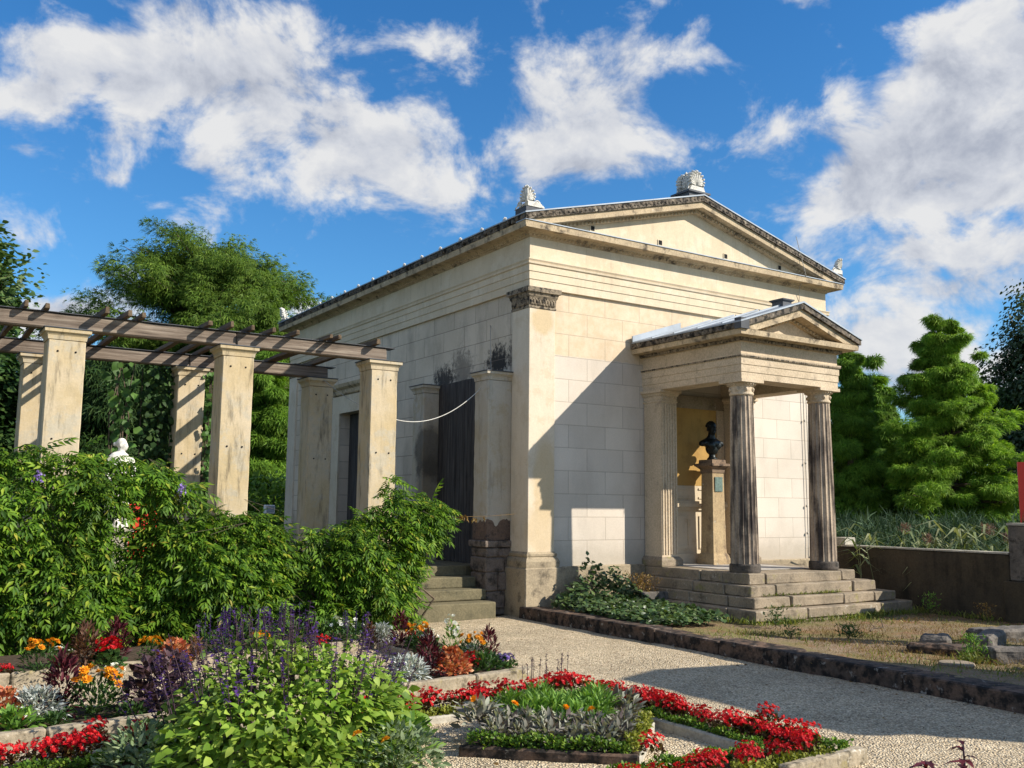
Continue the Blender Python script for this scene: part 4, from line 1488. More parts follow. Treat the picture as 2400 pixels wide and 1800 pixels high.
part(MB().box(5.72, 5.90, 16.95, 17.07, 1.46, 1.62), 'housing', M['white'], fl, bevel=.015)
part(MB().tube([(5.81, 17.01, .72), (5.81, 17.01, 1.47)], .02), 'stake', M['lead'], fl)
part(MB().box(5.74, 5.88, 16.944, 16.949, 1.485, 1.60), 'lens', M['zinc'], fl)

# ================================================================== RIGHT SIDE
gw = thing('garden_wall', 'dark rendered garden wall with thin pale coping right of the porch', 'wall', (13.8, 9.8, 0))
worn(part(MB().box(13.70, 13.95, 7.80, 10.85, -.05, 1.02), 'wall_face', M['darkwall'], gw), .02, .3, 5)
part(MB().box(13.685, 13.965, 7.80, 10.85, 1.022, 1.045), 'coping', M['slab'], gw)
part(MB().box(13.68, 13.96, 10.62, 10.86, 1.046, 1.17), 'end_block', M['slab'], gw, bevel=.01)
gp = thing('gate_pillar', 'grey stone gate pillar on a wider foot at the end of the dark garden wall', 'pillar', (13.8, 7.6, 0))
part(MB().box(13.62, 14.0, 7.0, 7.85, -.05, .64), 'foot', M['darkwall'], gp, bevel=.01)
worn(part(MB().box(13.70, 13.99, 7.42, 7.797, .642, 1.44), 'shaft', M['ruin'], gp, bevel=.012), .02, .12, 4)
part(MB().box(13.68, 14.01, 7.40, 7.80, 1.441, 1.475), 'cap', M['slab'], gp)
bd = thing('red_board', 'tall red notice board at the right edge behind the gate pillar', 'board', (20.4, 10.6, 0))
part(MB().prism([(20.0, 11.08), (20.9, 10.18), (20.93, 10.21), (20.03, 11.11)], 'z', .9, 2.68), 'board_face', M['red'], bd)
for q in (.1, .8):
    part(MB().tube([(20.05 + q, 11.13 - q, -.05), (20.05 + q, 11.13 - q, 2.6)], .03), 'post', M['lead'], bd)

# loose stones on the terrace
for (x0, x1, y0, y1, z1, rot, lab, mt) in (
        (10.22, 10.62, 6.70, 7.02, .19, .5, 'small dark squared stone lying behind the broken terrace edging', 'ruin'),
        (10.45, 11.35, 6.38, 6.62, .24, .35, 'long grey squared stone tilted at the right edge of the terrace', 'ruin'),
        (11.25, 12.4, 6.60, 6.95, .21, -.2, 'wide weathered slab furthest back among the terrace stones', 'ruin'),
        (9.86, 10.9, 5.55, 5.85, .20, -.55, 'grey curb length lying at the right end of the broken edging', 'ruin'),
        (9.58, 10.35, 6.33, 6.58, .17, -1.0, 'dark mossy edging stone half sunk in the terrace weeds', 'kerb')):
    o = MB().box(x0, x1, y0, y1, .0, z1, rot=rot, jit=.015, rnd=rnd).build('stone_block', M[mt], bevel=.02, origin=((x0 + x1) / 2, (y0 + y1) / 2, .05))
    worn(o, .045, .12, 4)
    tag(o, lab, 'stone block', 'loose stones on the terrace')
for (x, y, r_, lab) in ((9.95, 5.42, .6, 'broken red brick beside the grey curb length'), (9.82, 5.24, -.3, 'second broken red brick nearer the terrace kerb')):
    o = MB().box(x - .11, x + .11, y - .06, y + .06, .05, .17, rot=r_, jit=.012, rnd=rnd).build('brick', M['brick'], bevel=.012, origin=(x, y, .06))
    tag(o, lab, 'brick', 'bricks on the terrace')
o = MB().lathe(9.22, 5.85, [(.17, .07), (.175, .10), (.165, .118)], 28).build('round_lid', M['step'], origin=(9.22, 5.85, .08))
tag(o, 'round flat stone lid lying in terrace weeds near the kerb', 'lid')
o = MB().tube([(10.62, 7.9, .11), (10.72, 7.95, .13), (10.88, 7.9, .14), (10.95, 7.98, .24)], .012, .005).tube([(10.78, 7.93, .13), (10.74, 8.0, .20)], .006, .003).build('twig', M['bark'], origin=(10.7, 7.9, .1))
tag(o, 'forked dry twig lying on bare terrace soil', 'twig')
# unseen pavilion and pillar, added to throw the long shadows on gravel and terrace
pv = thing('added_shade_pavilion', 'square plastered pavilion with low pitched roof, added unseen right of the view as shadow caster', 'building', (11.3, 1.55, 0))
part(MB().box(10.48, 12.07, .3, 2.77, -.05, 3.75), 'wall', M['plaster'], pv)
part(MB().ring(10.48, 12.07, .3, 2.77, [(0, 3.7), (.03, 3.75), (.07, 3.82), (.08, 3.98), (0, 4.0)]), 'cornice', M['cornice'], pv)
c = MB().prism([(10.42, 4.002), (12.13, 4.002), (11.275, 4.2)], 'y', .25, 2.82)
part(c, 'roof', M['zinc'], pv)
part(MB().box(10.95, 11.6, 2.772, 2.80, 0, 2.3), 'door', M['board'], pv)
fp = thing('added_shade_pillar', 'square plastered pillar with cap, added unseen right of the view as shadow caster', 'pillar', (13.25, 4.2, 0))  # added out of view for the narrow shadow across the terrace
pillar(13.05, 4.0, .42, .42, 0, 3.75, fp, M['pillar'])

# ================================================================== WISTERIA
TL, TS, TP, TST = T_leaf(), T_simple(), T_pinnate(), T_strip()


def in_poly(P, x, z):
    c = np.zeros(len(x), bool)
    n = len(P)
    for i in range(n):
        x1, z1 = P[i]
        x2, z2 = P[(i + 1) % n]
        cond = ((z1 > z) != (z2 > z))
        t = (x2 - x1) * (z - z1) / ((z2 - z1) if z2 != z1 else 1e-9) + x1
        c ^= cond & (x < t)
    return c


def edge_dist(P, x, z):
    d = np.full(len(x), 9.0)
    n = len(P)
    for i in range(n):
        a = np.array(P[i])
        b = np.array(P[(i + 1) % n])
        ab = b - a
        t = np.clip(((x - a[0]) * ab[0] + (z - a[1]) * ab[1]) / (ab @ ab + 1e-9), 0, 1)
        d = np.minimum(d, np.hypot(x - a[0] - t * ab[0], z - a[1] - t * ab[1]))
    return d


def wisteria(P, yc, thick, n, label, seed, size=.255):
    rs = np.random.default_rng(seed)
    P = [tuple(p) for p in P]
    A = np.array(P)
    x = rs.uniform(A[:, 0].min(), A[:, 0].max(), n * 3)
    z = rs.uniform(A[:, 1].min(), A[:, 1].max(), n * 3)
    ok = in_poly(P, x, z)
    x, z = x[ok][:n], z[ok][:n]
    n = len(x)
    d = edge_dist(P, x, z)
    # lumpy front surface
    lump = .35 + .8 * np.sin(3.1 * x + 1.3 * seed) * np.sin(4.3 * z + 2.1 * x + seed) + .25 * np.sin(9 * x + 5 * z)
    t = thick * np.sqrt(np.clip(d / .5, .03, 1)) * np.clip(.58 + .42 * lump, .2, 1.15)
    y = yc - t * rs.uniform(.25, 1.0, n) ** .5
    back = rs.random(n) < .16
    y[back] = yc + thick * .7 * np.sqrt(np.clip(d[back] / .5, .03, 1)) * rs.random(back.sum())
    pos = np.stack([x, y, z], 1)
    pos[:, 2] = np.maximum(pos[:, 2], .06)
    side = rs.normal(0, .75, n)
    dr = np.stack([side, -.55 - .4 * rs.random(n), rs.normal(-.18, .38, n)], 1)
    nv = np.stack([rs.normal(0, .35, n), -.45 + rs.normal(0, .3, n), np.full(n, 1.0)], 1)
    f = Fol()
    f.add(TP, pos, dr, nv, size * rs.uniform(.55, 1.3, n))
    root = thing('wisteria', label, 'shrub', (float(A[:, 0].mean()), yc, 0), group='wisteria masses in front of the pergola')
    f.build('foliage', M['wist'], root)
    m = MB()
    for i in range(9):
        a = rs.uniform(A[:, 0].min() + .2, A[:, 0].max() - .3)
        ztop = .9 + rs.random() * .5
        m.tube([(a, yc + .1, 0), (a + rs.normal(0, .12), yc, .35), (a + rs.normal(0, .2), yc + .05, .7), (a + rs.normal(0, .3), yc, ztop)], .022, .008)
    for i in range(7):
        k = rs.integers(0, n)
        q = pos[k]
        m.tube([tuple(q), tuple(q + (rs.normal(0, .06), -.08, .10)), tuple(q + (rs.normal(0, .14), -.18, .16 + rs.random() * .1)), tuple(q + (rs.normal(0, .25), -.30, .12))], .004, .002, 5)
    m.build('stems', M['bark'], root)
    return root, pos


PL = [(-1.6, 2.1), (-.4, 2.2), (.4, 2.28), (.98, 2.22), (1.4, 2.30), (1.70, 2.22), (1.93, 2.30), (2.15, 2.23), (2.44, 2.20), (2.65, 2.20), (2.83, 2.04), (3.20, 1.80), (3.05, 1.60), (2.68, 1.52), (2.35, 1.52), (2.22, 1.40), (2.28, 1.22), (2.40, 1.05), (2.45, .5), (2.55, .03), (-1.6, .03)]
PM = [(2.52, 1.10), (2.52, 1.34), (2.66, 1.50), (2.95, 1.46), (3.3, 1.60), (3.6, 1.52), (3.82, 1.58), (4.05, 1.45), (4.25, 1.34), (4.36, 1.15), (4.38, .7), (4.3, .03), (2.60, .03), (2.58, .5)]
PR = [(4.55, 1.28), (4.65, 1.38), (4.81, 1.33), (5.05, 1.46), (5.26, 1.50), (5.5, 1.62), (5.70, 1.86), (5.80, 2.10), (5.86, 2.02), (5.94, 1.76), (6.1, 1.72), (6.30, 1.84), (6.46, 1.72), (6.62, 1.55), (6.46, 1.30), (6.32, 1.02), (6.18, .8), (6.05, .57), (6.10, .10), (5.8, .03), (4.6, .03), (4.56, .7)]
w1, wp1 = wisteria(PL, 12.0, .58, 3700, 'largest and tallest wisteria mass, at the left edge under the first pillar', 21)
w2, _ = wisteria(PM, 12.0, .60, 1900, 'middle wisteria mass, rounded, below the second front pillar', 22)
w3, _ = wisteria(PR, 11.95, .52, 1500, 'right hand wisteria mass climbing the last pillar beside the garden steps', 23)
for (x, z, lab) in ((1.35, 1.98, 'pale lilac wisteria flower cluster high on the left mass'), (2.85, 1.86, 'pale lilac wisteria flower cluster near the tip of the left mass')):
    n = 46
    p = np.stack([RNG.normal(x, .03, n), RNG.normal(11.42, .03, n), z - RNG.random(n) * .13], 1)
    o = Fol().add(T_simple(.8, .1, .1), p, rnd_dirs(n), rnd_dirs(n), .030).build('flower_cluster', M['flilac'], origin=(x, 11.42, z))
    tag(o, lab, 'flower', 'wisteria flower clusters')
# trailing shoot with yellowed leaflets
n = 26
t = RNG.random(n)
p = np.stack([6.75 + .42 * t, np.full(n, 11.75), 1.48 + .02 * np.sin(9 * t) + RNG.normal(0, .012, n)], 1)
f = Fol().add(TS, p, np.stack([RNG.normal(.2, .4, n), RNG.normal(-.2, .3, n), -.8 + RNG.normal(0, .3, n)], 1), rnd_dirs(n), .075)
f.mb(MB().tube([(6.6, 11.75, 1.47), (6.9, 11.75, 1.49), (7.3, 11.75, 1.50), (7.75, 11.8, 1.53)], .004, .002, 5))
tag(f.build('trailing_shoot', M['dryleaf'], origin=(6.6, 11.75, 1.47)), 'yellowing shoot trailing from the right wisteria towards the wall pillar', 'shoot')


# climbing vine with large leaves in the back row
def climber(x0, x1, y0, y1, z0, z1, n, size, label, seed, fade=1.0, mt='vine'):
    rs = np.random.default_rng(seed)
    u = rs.random(n)
    x = x0 + (x1 - x0) * rs.random(n)
    z = z1 - (z1 - z0) * u ** fade
    y = rs.uniform(y0, y1, n)
    dr = np.stack([rs.normal(0, .5, n), rs.normal(-.4, .3, n), -.75 + rs.normal(0, .3, n)], 1)
    nv = np.stack([rs.normal(0, .4, n), np.full(n, -1.0), .4 + rs.normal(0, .3, n)], 1)
    t = thing('climbing_vine', label, 'vine', ((x0 + x1) / 2, (y0 + y1) / 2, .72))
    Fol().add(T_leaf(.85, .05, .2), np.stack([x, y, z], 1), dr, nv, size * rs.uniform(.6, 1.3, n)).build('foliage', M[mt], t)
    m = MB()
    for i in range(5):
        a = rs.uniform(x0, x1)
        m.tube([(a, (y0 + y1) / 2, .72), (a + rs.normal(0, .05), (y0 + y1) / 2, (z0 + z1) / 2), (a + rs.normal(0, .1), (y0 + y1) / 2, z1)], .012, .006)
    m.build('stems', M['bark'], t)


climber(3.12, 3.58, 15.0, 15.6, 1.0, 3.75, 1300, .085, 'dense dark climber hanging left of the middle back pillar', 31, mt='tdark')
climber(2.62, 3.0, 14.8, 15.2, 2.1, 3.72, 75, .14, 'pale large leaved vine dangling from the back beam', 32)
climber(3.98, 4.14, 14.75, 15.1, .8, 3.70, 260, .09, 'narrow strand of vine climbing the right edge of the middle back pillar', 33)


# ================================================================== TREES
def tree(name, label, base, h, rad, z0, matl, seed, shape='round', nl=70, per=420, leaf=.42, droop=.45, flat=.42, group=None, lean=(0, 0), trunk=.28, T=None, clump=1.15):
    rs = np.random.default_rng(seed)
    bx, by = base
    root = thing(name, label, 'tree', (bx, by, 0), group=group)
    m = MB()
    tp = [(bx + lean[0] * t + rs.normal(0, .08) * (t > 0), by + lean[1] * t + rs.normal(0, .08) * (t > 0), h * .97 * t) for t in (0, .15, .3, .45, .6, .75, .9, 1)]
    m.tube(tp, trunk, .03, 10)
    cen, nor = [], []
    for i in range(nl):
        t = (i + rs.random()) / nl
        zz = z0 + (h - z0) * t
        if shape == 'round':
            L = rad * math.sqrt(max(.02, 1 - ((t - .38) / .64) ** 2)) * rs.uniform(.60, 1.0)
        elif shape == 'soft':
            L = rad * (1.02 - .88 * t ** 1.15) * rs.uniform(.5, 1.18)
        elif shape == 'cone':
            L = rad * (1.04 - .93 * t ** .95) * rs.uniform(.5, 1.22)
        else:
            L = rad * (.55 + .45 * math.sin(math.pi * min(1, t * 1.05 + .08))) * (1.0 - .75 * max(0, t - .6) / .4) * rs.uniform(.6, 1.05)
        az = i * 2.39996 + rs.normal(0, .35)
        zz += rs.normal(0, .35) if shape != 'column' else 0
        o = np.array([bx + lean[0] * zz / h, by + lean[1] * zz / h, zz - .10 * L * (shape != 'column')])
        dv = np.array([math.cos(az), math.sin(az), 0.0])
        rise = {'round': rs.uniform(.1, .6), 'cone': .05 + .75 * t * t, 'soft': rs.uniform(-.05, .35) + .55 * t * t, 'column': 1.5}[shape]
        pts = []
        for k in range(5):
            u = k / 4
            pts.append(tuple(o + dv * (L * u) + np.array([0, 0, L * rise * u ** 1.2 - (.12 * L * u * u if shape != 'column' else 0)]) + rs.normal(0, .05, 3) * (k > 0)))
        m.tube(pts, .035 + .022 * L * (1 - t * .5), .012, 5)
        nc = max(2, int(2 + L * .9))
        for k in range(nc):
            u = .38 + .62 * (k + rs.random()) / nc
            pp = np.array(pts[0]) + (np.array(pts[-1]) - np.array(pts[0])) * u
            cen.append(pp + np.array([rs.normal(0, .28 * L * .35), rs.normal(0, .28 * L * .35), rs.normal(.05, .12)]))
            nor.append(dv)
    m.build('trunk', M['bark'], root)
    cen, nor = np.array(cen), np.array(nor)
    f = Fol()
    K = len(cen)
    n = int(nl * per)
    idx = rs.integers(0, K, n)
    cs = (clump * rs.uniform(.6, 1.25, K) * (1 - (0 if shape in ('round', 'column') else .55) * np.clip((cen[:, 2] - z0) / (h - z0), 0, 1) ** 1.5))[idx]
    q = nrm(rs.normal(size=(n, 3))) * (rs.random(n) ** .45)[:, None]
    q = q * np.stack([cs, cs, cs * flat], 1)
    pos = cen[idx] + q
    dv = nor[idx] * .7 + nrm(q) * .8 + rs.normal(0, .35, (n, 3))
    dv[:, 2] = dv[:, 2] * .5 - droop + rs.normal(0, .2, n)
    nv = nor[idx] * .75 + nrm(q) * .35 + rs.normal(0, .4, (n, 3)) + np.array([0, 0, .8])
    f.add(T or T_spray(4, .17, .8, seed), pos, dv, nv, leaf * rs.uniform(.6, 1.25, n))
    f.build('crown', matl, root)
    return root


SPR = T_spray(5, .10, .75, 5)
tree('bald_cypress', 'broad feathery conifer with rounded crown rising behind the pergola', (10.9, 40.3), 12.2, 6.3, 1.6, M['cyp'], 41, 'round', 190, 620, .28, .40, .62, trunk=.42, clump=.82, T=SPR)
tree('poplar', 'upright tree with glossy leaves at the far left edge', (1.6, 34.0), 9.6, 1.9, .8, M['poplar'], 42, 'column', 60, 420, .20, .1, 1.2, T=T_leaf(.8, .05, .1), clump=.75)
tree('dark_conifer', 'dark shaded conifer seen through the left pergola bay', (5.5, 29.6), 5.6, 2.2, .2, M['tdark'], 43, 'round', 56, 520, .34, .5, .5, clump=.8, T=SPR)
tree('dark_shrub_tree', 'dark low tree between the first pillars at the left edge', (1.7, 27.5), 5.2, 2.0, .2, M['tdark'], 44, 'round', 46, 380, .22, .3, .7, T=T_leaf(.7, .05, .1), clump=.85)
tree('young_cypress', 'fresh green conifer between the back pillars beside the temple flank', (11.2, 33.5), 6.6, 2.5, .3, M['cypd'], 45, 'soft', 100, 600, .28, .30, .5, clump=.6, T=SPR)
tree('swamp_cypress', 'tallest bright green feathery conifer right of the porch', (32.4, 20.6), 8.0, 3.6, .2, M['cypb'], 46, 'soft', 160, 720, .235, .20, .44, trunk=.22, clump=.62, T=SPR)
tree('shaded_cypress', 'narrow darker green conifer just behind the right porch column', (30.2, 23.0), 7.2, 1.7, .2, M['cypd'], 47, 'soft', 100, 700, .25, .3, .6, clump=.52, T=SPR)
tree('back_cypress', 'mid green conifer behind, between the two right hand conifers', (36.5, 26.5), 7.0, 2.9, .2, M['cypd'], 48, 'cone', 60, 520, .38, .3, .36, clump=.8, T=SPR)
tree('birch', 'grey green weeping birch at the right edge', (44.0, 22.2), 11.0, 4.0, .6, M['birch'], 49, 'round', 100, 560, .17, .9, 1.2, T=T_leaf(.75, .05, .1), clump=.68)
tree('low_birch', 'darker drooping tree below the birch at the right edge', (43.6, 23.9), 7.4, 2.5, .2, M['tdark'], 50, 'round', 70, 560, .17, .9, 1.1, T=T_leaf(.7, .05, .1), clump=.75)

# laurel hedge beyond the pergola
hd = thing('hedge', 'yellow green clipped hedge between the middle and last pillars', 'hedge', (8.6, 24.6, 0))
n = 5200
p = np.stack([RNG.uniform(6.2, 11.5, n), RNG.uniform(24.0, 25.0, n), RNG.uniform(.1, 2.35, n) + RNG.normal(0, .06, n)], 1)
Fol().add(T_leaf(.6, .05, .1), p, np.stack([RNG.normal(0, .7, n), RNG.normal(-.5, .4, n), RNG.normal(.2, .5, n)], 1), np.stack([RNG.normal(0, .4, n), np.full(n, -.5), np.ones(n)], 1), RNG.uniform(.10, .18, n)).build('foliage', M['lime'], hd)
m = MB()
for i in range(8):
    m.tube([(6.4 + i * .68, 24.5, 0), (6.45 + i * .68, 24.5, 1.9)], .04, .015)
m.build('stems', M['bark'], hd)

# far woods that close the view
f = Fol()
for (xa, ya, xb, yb, zt, n) in ((-30, 75, 62, 62, 4.6, 9000), (50, 62, 78, 8, 4.2, 9000)):
    t = RNG.random(n)
    px, py = xa + (xb - xa) * t, ya + (yb - ya) * t
    hh = zt * (.72 + .16 * np.sin(px * .35 + py * .21) + .12 * np.sin(px * .9 + 1))
    p = np.stack([px + RNG.normal(0, .8, n), py + RNG.normal(0, .8, n), hh * RNG.random(n) ** .7], 1)
    f.add(T_spray(4, .3, .9, 9), p, np.stack([RNG.normal(0, 1, n), RNG.normal(0, 1, n), RNG.normal(-.2, .5, n)], 1), np.tile((0, 0, 1.0), (n, 1)), RNG.uniform(.6, 1.2, n))
tag(f.build('far_woods', M['tdark']), 'dark green line of far woods', 'woods', kind='stuff')

# reed bed behind the wall
f = Fol()
n = 26000
t = RNG.random(n)
px = 15.2 + 13.5 * RNG.random(n) ** .8
py = 12.6 + (px - 15) * .62 + RNG.normal(0, 2.3, n) - 2.0
p = np.stack([px, py, RNG.random(n) * (.92 + .22 * np.sin(px * 1.3 + py) + .16 * np.sin(px * 3.1 - py * 2.3)) + (px - 15) * .012], 1)
f.add(T_strip(.06, .4), p, np.stack([RNG.normal(0, .6, n), RNG.normal(0, .6, n), .8 + RNG.normal(0, .5, n)], 1), rnd_dirs(n), RNG.uniform(.25, .55, n))
tag(f.build('reed_bed', M['reedd']), 'grey green reed bed between wall and trees', 'reeds', kind='stuff')


def reed_clump(x, y, n, h, label, seed, plumes=1, spread=.3):
    rs = np.random.default_rng(seed)
    t = thing('reed_plant', label, 'reed', (x, y, 0), group='reeds leaning over the garden wall')
    f, pf, sm = Fol(), Fol(), MB()
    for i in range(n):
        a = rs.uniform(0, 6.28)
        bx, by = x + rs.normal(0, spread), y + rs.normal(0, .14)
        hh = h * rs.uniform(.72, 1.02)
        lx, ly = rs.normal(0, .10), rs.normal(0, .10)
        sm.tube([(bx, by, 0), (bx + lx * .5, by + ly * .5, hh * .6), (bx + lx, by + ly, hh)], .006, .003, 5)
        k = 6
        z = hh * (.5 + .5 * rs.random(k))
        p = np.stack([bx + lx * z / hh, by + ly * z / hh, z], 1)
        az = rs.uniform(0, 6.28, k)
        f.add(T_strip(.085, .75), p, np.stack([np.cos(az), np.sin(az), rs.uniform(.2, 1.1, k)], 1), np.tile((0, 0, 1.0), (k, 1)), rs.uniform(.28, .5, k))
        if i < plumes:
            q = 90
            u = rs.random(q)
            p = np.stack([bx + lx + rs.normal(0, .035, q), by + ly + rs.normal(0, .035, q), hh - .03 + .16 * u], 1)
            pf.add(T_strip(.12, .4), p, np.stack([rs.normal(.3, .5, q), rs.normal(0, .5, q), .6 + rs.normal(0, .3, q)], 1), rnd_dirs(q), .075)
    f.build('leaves', M['reed'], t)
    if plumes:
        pf.build('plume', M['plume'], t)
    sm.build('stalks', M['reed'], t)


reed_clump(14.16, 10.15, 7, 1.36, 'sparse reeds with one small brown plume near the porch column', 61, 1, .38)
reed_clump(14.35, 9.35, 11, 1.40, 'dense pale reeds with large pinkish plume at the middle of the wall', 62, 1, .2)
reed_clump(14.50, 9.00, 12, 1.46, 'dense reeds with the highest pink plume right of the large plume', 63, 1, .2)
reed_clump(14.68, 8.50, 13, 1.42, 'bent pale reeds with two brown plumes beside the gate pillar', 64, 2, .22)
reed_clump(14.25, 10.9, 5, 1.30, 'bare thin reed stalks just right of the porch', 65, 0, .35)

# ================================================================== GROUND PLANTS ON THE TERRACE
n = 5200
u, v = RNG.random(n), RNG.random(n)
P = [(8.28, 11.75), (8.20, 9.0), (9.85, 9.55), (10.0, 11.85)]
x = (1 - v) * ((1 - u) * 8.28 + u * 8.22) + v * ((1 - u) * 9.95 + u * 9.60)
y = (1 - v) * ((1 - u) * 11.7 + u * 9.35) + v * ((1 - u) * 11.85 + u * 9.35)
keep = (RNG.random(n) < .95 - .35 * (y < 9.7)) & ~((x < 8.8) & (y > 11.8))
x, y = x[keep], y[keep]
hz = .16 + .10 * np.exp(-((x - 9.0) ** 2 + (y - 10.6) ** 2) / .6) + .62 * np.exp(-((x - 9.02) / .30) ** 2 - ((y - 11.72) / .33) ** 2) + .45 * np.exp(-((x - 9.50) / .26) ** 2 - ((y - 11.6) / .35) ** 2) + .2 * np.exp(-((x - 8.6) ** 2 + (y - 11.5) ** 2) / .08)
z = .10 + (hz - .04) * RNG.uniform(.55, 1.05, len(x))
f = Fol().add(T_leaf(.9, .04, .12), np.stack([x, y, z], 1), np.stack([RNG.normal(0, .6, len(x)), RNG.normal(-.6, .5, len(x)), RNG.normal(-.15, .35, len(x))], 1), np.stack([RNG.normal(0, .45, len(x)), -.35 + RNG.normal(0, .35, len(x)), np.ones(len(x))], 1), RNG.uniform(.05, .095, len(x)))
tag(f.build('ivy_patch', M['ivy'], origin=(9, 10.5, .1)), 'dark glossy ivy spreading between temple plinth, kerb and porch steps', 'ivy', kind='stuff')
bs = thing('brown_bush', 'small dried brown bush in the ivy beside the porch steps', 'shrub', (9.92, 11.6, .1))
n = 700
p = np.stack([RNG.normal(9.92, .14, n), RNG.normal(11.55, .14, n), RNG.uniform(.15, .62, n)], 1)
Fol().add(TS, p, rnd_dirs(n) + np.array([0, -.3, .5]), rnd_dirs(n), .05).build('foliage', M['dryleaf'], bs)
o = MB().box(9.72, 10.15, 11.2, 11.6, .1, .34, jit=.05, rnd=rnd).build('stone_block', M['ruin'], bevel=.02, origin=(9.9, 11.4, .2))
tag(o, 'broken stone chunk half buried in ivy at the left end of the porch steps', 'stone block', 'loose stones on the terrace')


def tufts(pts, n, h, matl, spread, name, label, wide=.12):
    f = Fol()
    for (x, y, zz, k) in pts:
        q = int(n * k)
        p = np.stack([RNG.normal(x, spread, q), RNG.normal(y, spread * .8, q), np.full(q, zz)], 1)
        f.add(T_strip(wide, .5), p, np.stack([RNG.normal(0, .55, q), RNG.normal(0, .55, q), np.ones(q)], 1), rnd_dirs(q), h * RNG.uniform(.4, 1.2, q))
    return tag(f.build(name, matl), label, 'grass', kind='stuff')


tp = []
for i in range(230):
    x = RNG.uniform(8.35, 13.4)
    y = RNG.uniform(4.3, 9.25)
    if 9.6 < x < 12.6 and 7.2 < y < 8.4 and RNG.random() < .75:
        continue
    tp.append((x, y, terr(x, y), RNG.uniform(.2, 1.1)))
tufts(tp, 30, .055, M['grass'], .17, 'weed_grass', 'thin yellow green weeds scattered over the terrace soil', .16)
tp = [(RNG.uniform(8.35, 12.5), RNG.uniform(4.2, 8.6), .085, RNG.uniform(.3, 1.2)) for i in range(480)]
tufts(tp, 34, .05, M['dryleaf'], .2, 'dry_grass', 'short straw coloured dead grass over the terrace soil', .10)
tp = [(10.0 + i * .16, 9.18, .07, RNG.uniform(.3, 1.6)) for i in range(24)] + [(9.9, 9.3 + i * .2, .09, 1.0) for i in range(6)] + [(13.5, 8.0 + .25 * i, .08, .8) for i in range(12)] + [(9.6 + .1 * i, 5.9 + .06 * i, .08, 1.6) for i in range(8)]
tufts(tp, 40, .10, M['grass'], .08, 'edge_weeds', 'greener weeds along the porch steps, wall foot and stones', .14)
tp = [(10.5 + i * .1, 9.40 + (i % 2) * .02, .262, RNG.uniform(.2, .8)) for i in range(6)] + [(11.1 + i * .11, 9.53, .412, RNG.uniform(.4, 1.0)) for i in range(10)] + [(10.5 + i * .12, 9.54, .412, .5) for i in range(5)]
tufts(tp, 26, .05, M['grass'], .04, 'step_weeds', 'small weeds growing in the porch step joints', .2)


def herb(x, y, z, h, n, label, mt='greenleaf', cat='weed'):
    t = thing('weed_plant', label, cat, (x, y, z), group='single weeds on the terrace')
    m, f = MB(), Fol()
    for i in range(5):
        a = i * 1.3
        m.tube([(x, y, z), (x + .03 * math.cos(a), y + .03 * math.sin(a), z + h * .5), (x + .10 * math.cos(a), y + .10 * math.sin(a), z + h * RNG.uniform(.7, 1))], .004, .002, 5)
    p = np.stack([RNG.normal(x, .06, n), RNG.normal(y, .06, n), z + h * RNG.uniform(.25, 1.05, n)], 1)
    f.add(TS, p, rnd_dirs(n) + np.array([0, 0, .5]), rnd_dirs(n), .05)
    f.build('foliage', M[mt], t)
    m.build('stems', M['stem'], t)


herb(13.35, 8.85, .08, .30, 120, 'branching pale weed at the foot of the dark garden wall', 'brightleaf')
herb(9.87, 7.66, .08, .17, 160, 'small fresh green bushy weed inside the long terrace shadow')
herb(9.30, 8.05, .09, .14, 70, 'spindly weed at the tip of the long terrace shadow')
herb(10.05, 8.95, .08, .24, 120, 'dark leafy weed against the shaded side of the porch steps')
herb(9.75, 6.0, .08, .24, 160, 'tall thin weed among the terrace stones', 'brightleaf')
herb(13.4, 8.0, .08, .22, 80, 'dry weed at the wall foot near the gate pillar', 'dryleaf')

# ================================================================== FLOWER BEDS


def curb(x0, y0, x1, y1, w, z1, mat, label, name='stone_edging', group='stone edgings of the flower beds'):
    L = math.hypot(x1 - x0, y1 - y0)
    a = math.atan2(y1 - y0, x1 - x0)
    cx, cy = (x0 + x1) / 2 - math.sin(a) * w / 2, (y0 + y1) / 2 + math.cos(a) * w / 2
    o = MB().box(cx - L / 2, cx + L / 2, cy - w / 2, cy + w / 2, -.04, z1, rot=a, jit=.006, rnd=rnd).build(name, M[mat], bevel=.010, origin=(cx, cy, 0))
    worn(o, .016, .08, 4)
    return tag(o, label, 'edging', group)


fx = lambda x: 7.25 + .088 * x
ex = [(-1.0, .35), (.36, 1.02), (1.03, 2.0), (2.01, 3.0), (3.01, 3.82), (3.84, 4.62), (4.63, 5.30)]
el = ['at the left frame edge under the coleus', 'long block under the silver plant and marigolds', 'broken block under the purple leaved plant', 'hidden behind the big lime green salvia', 'just right of the big lime green salvia, short pale end', 'mottled block in front of the orange coleus', 'stained end block at the bed corner near violet flowers']
for (a, e), l in zip(ex, el):
    curb(a, fx(a), e, fx(e), .085, .115, 'bedstone', 'old mottled bed edging stone ' + l)
curb(5.33, 7.73, 5.52, 10.6, .07, .07, 'bedstone', 'low dark edging along the outer right side of the far bed')
curb(4.86, 9.35, 4.86, 10.2, .06, .085, 'bedstone', 'short inner edging beside the white and orange flowers')
for a, e, l in ((-.5, 1.04, 'left piece below the marigolds by the wisteria'), (1.05, 2.3, 'middle piece below the red geranium'), (2.31, 4.85, 'right piece hidden behind the purple salvia')):
    curb(a, 9.78 + .1 * a, e, 9.78 + .1 * e, .07, .105, 'bedstone', 'far bed edging stone, ' + l)


def soil(pts, z=.05):
    b = MB().prism(pts, 'z', -.03, z)
    return tag(b.build('bed_soil', M['soil']), kind='structure')


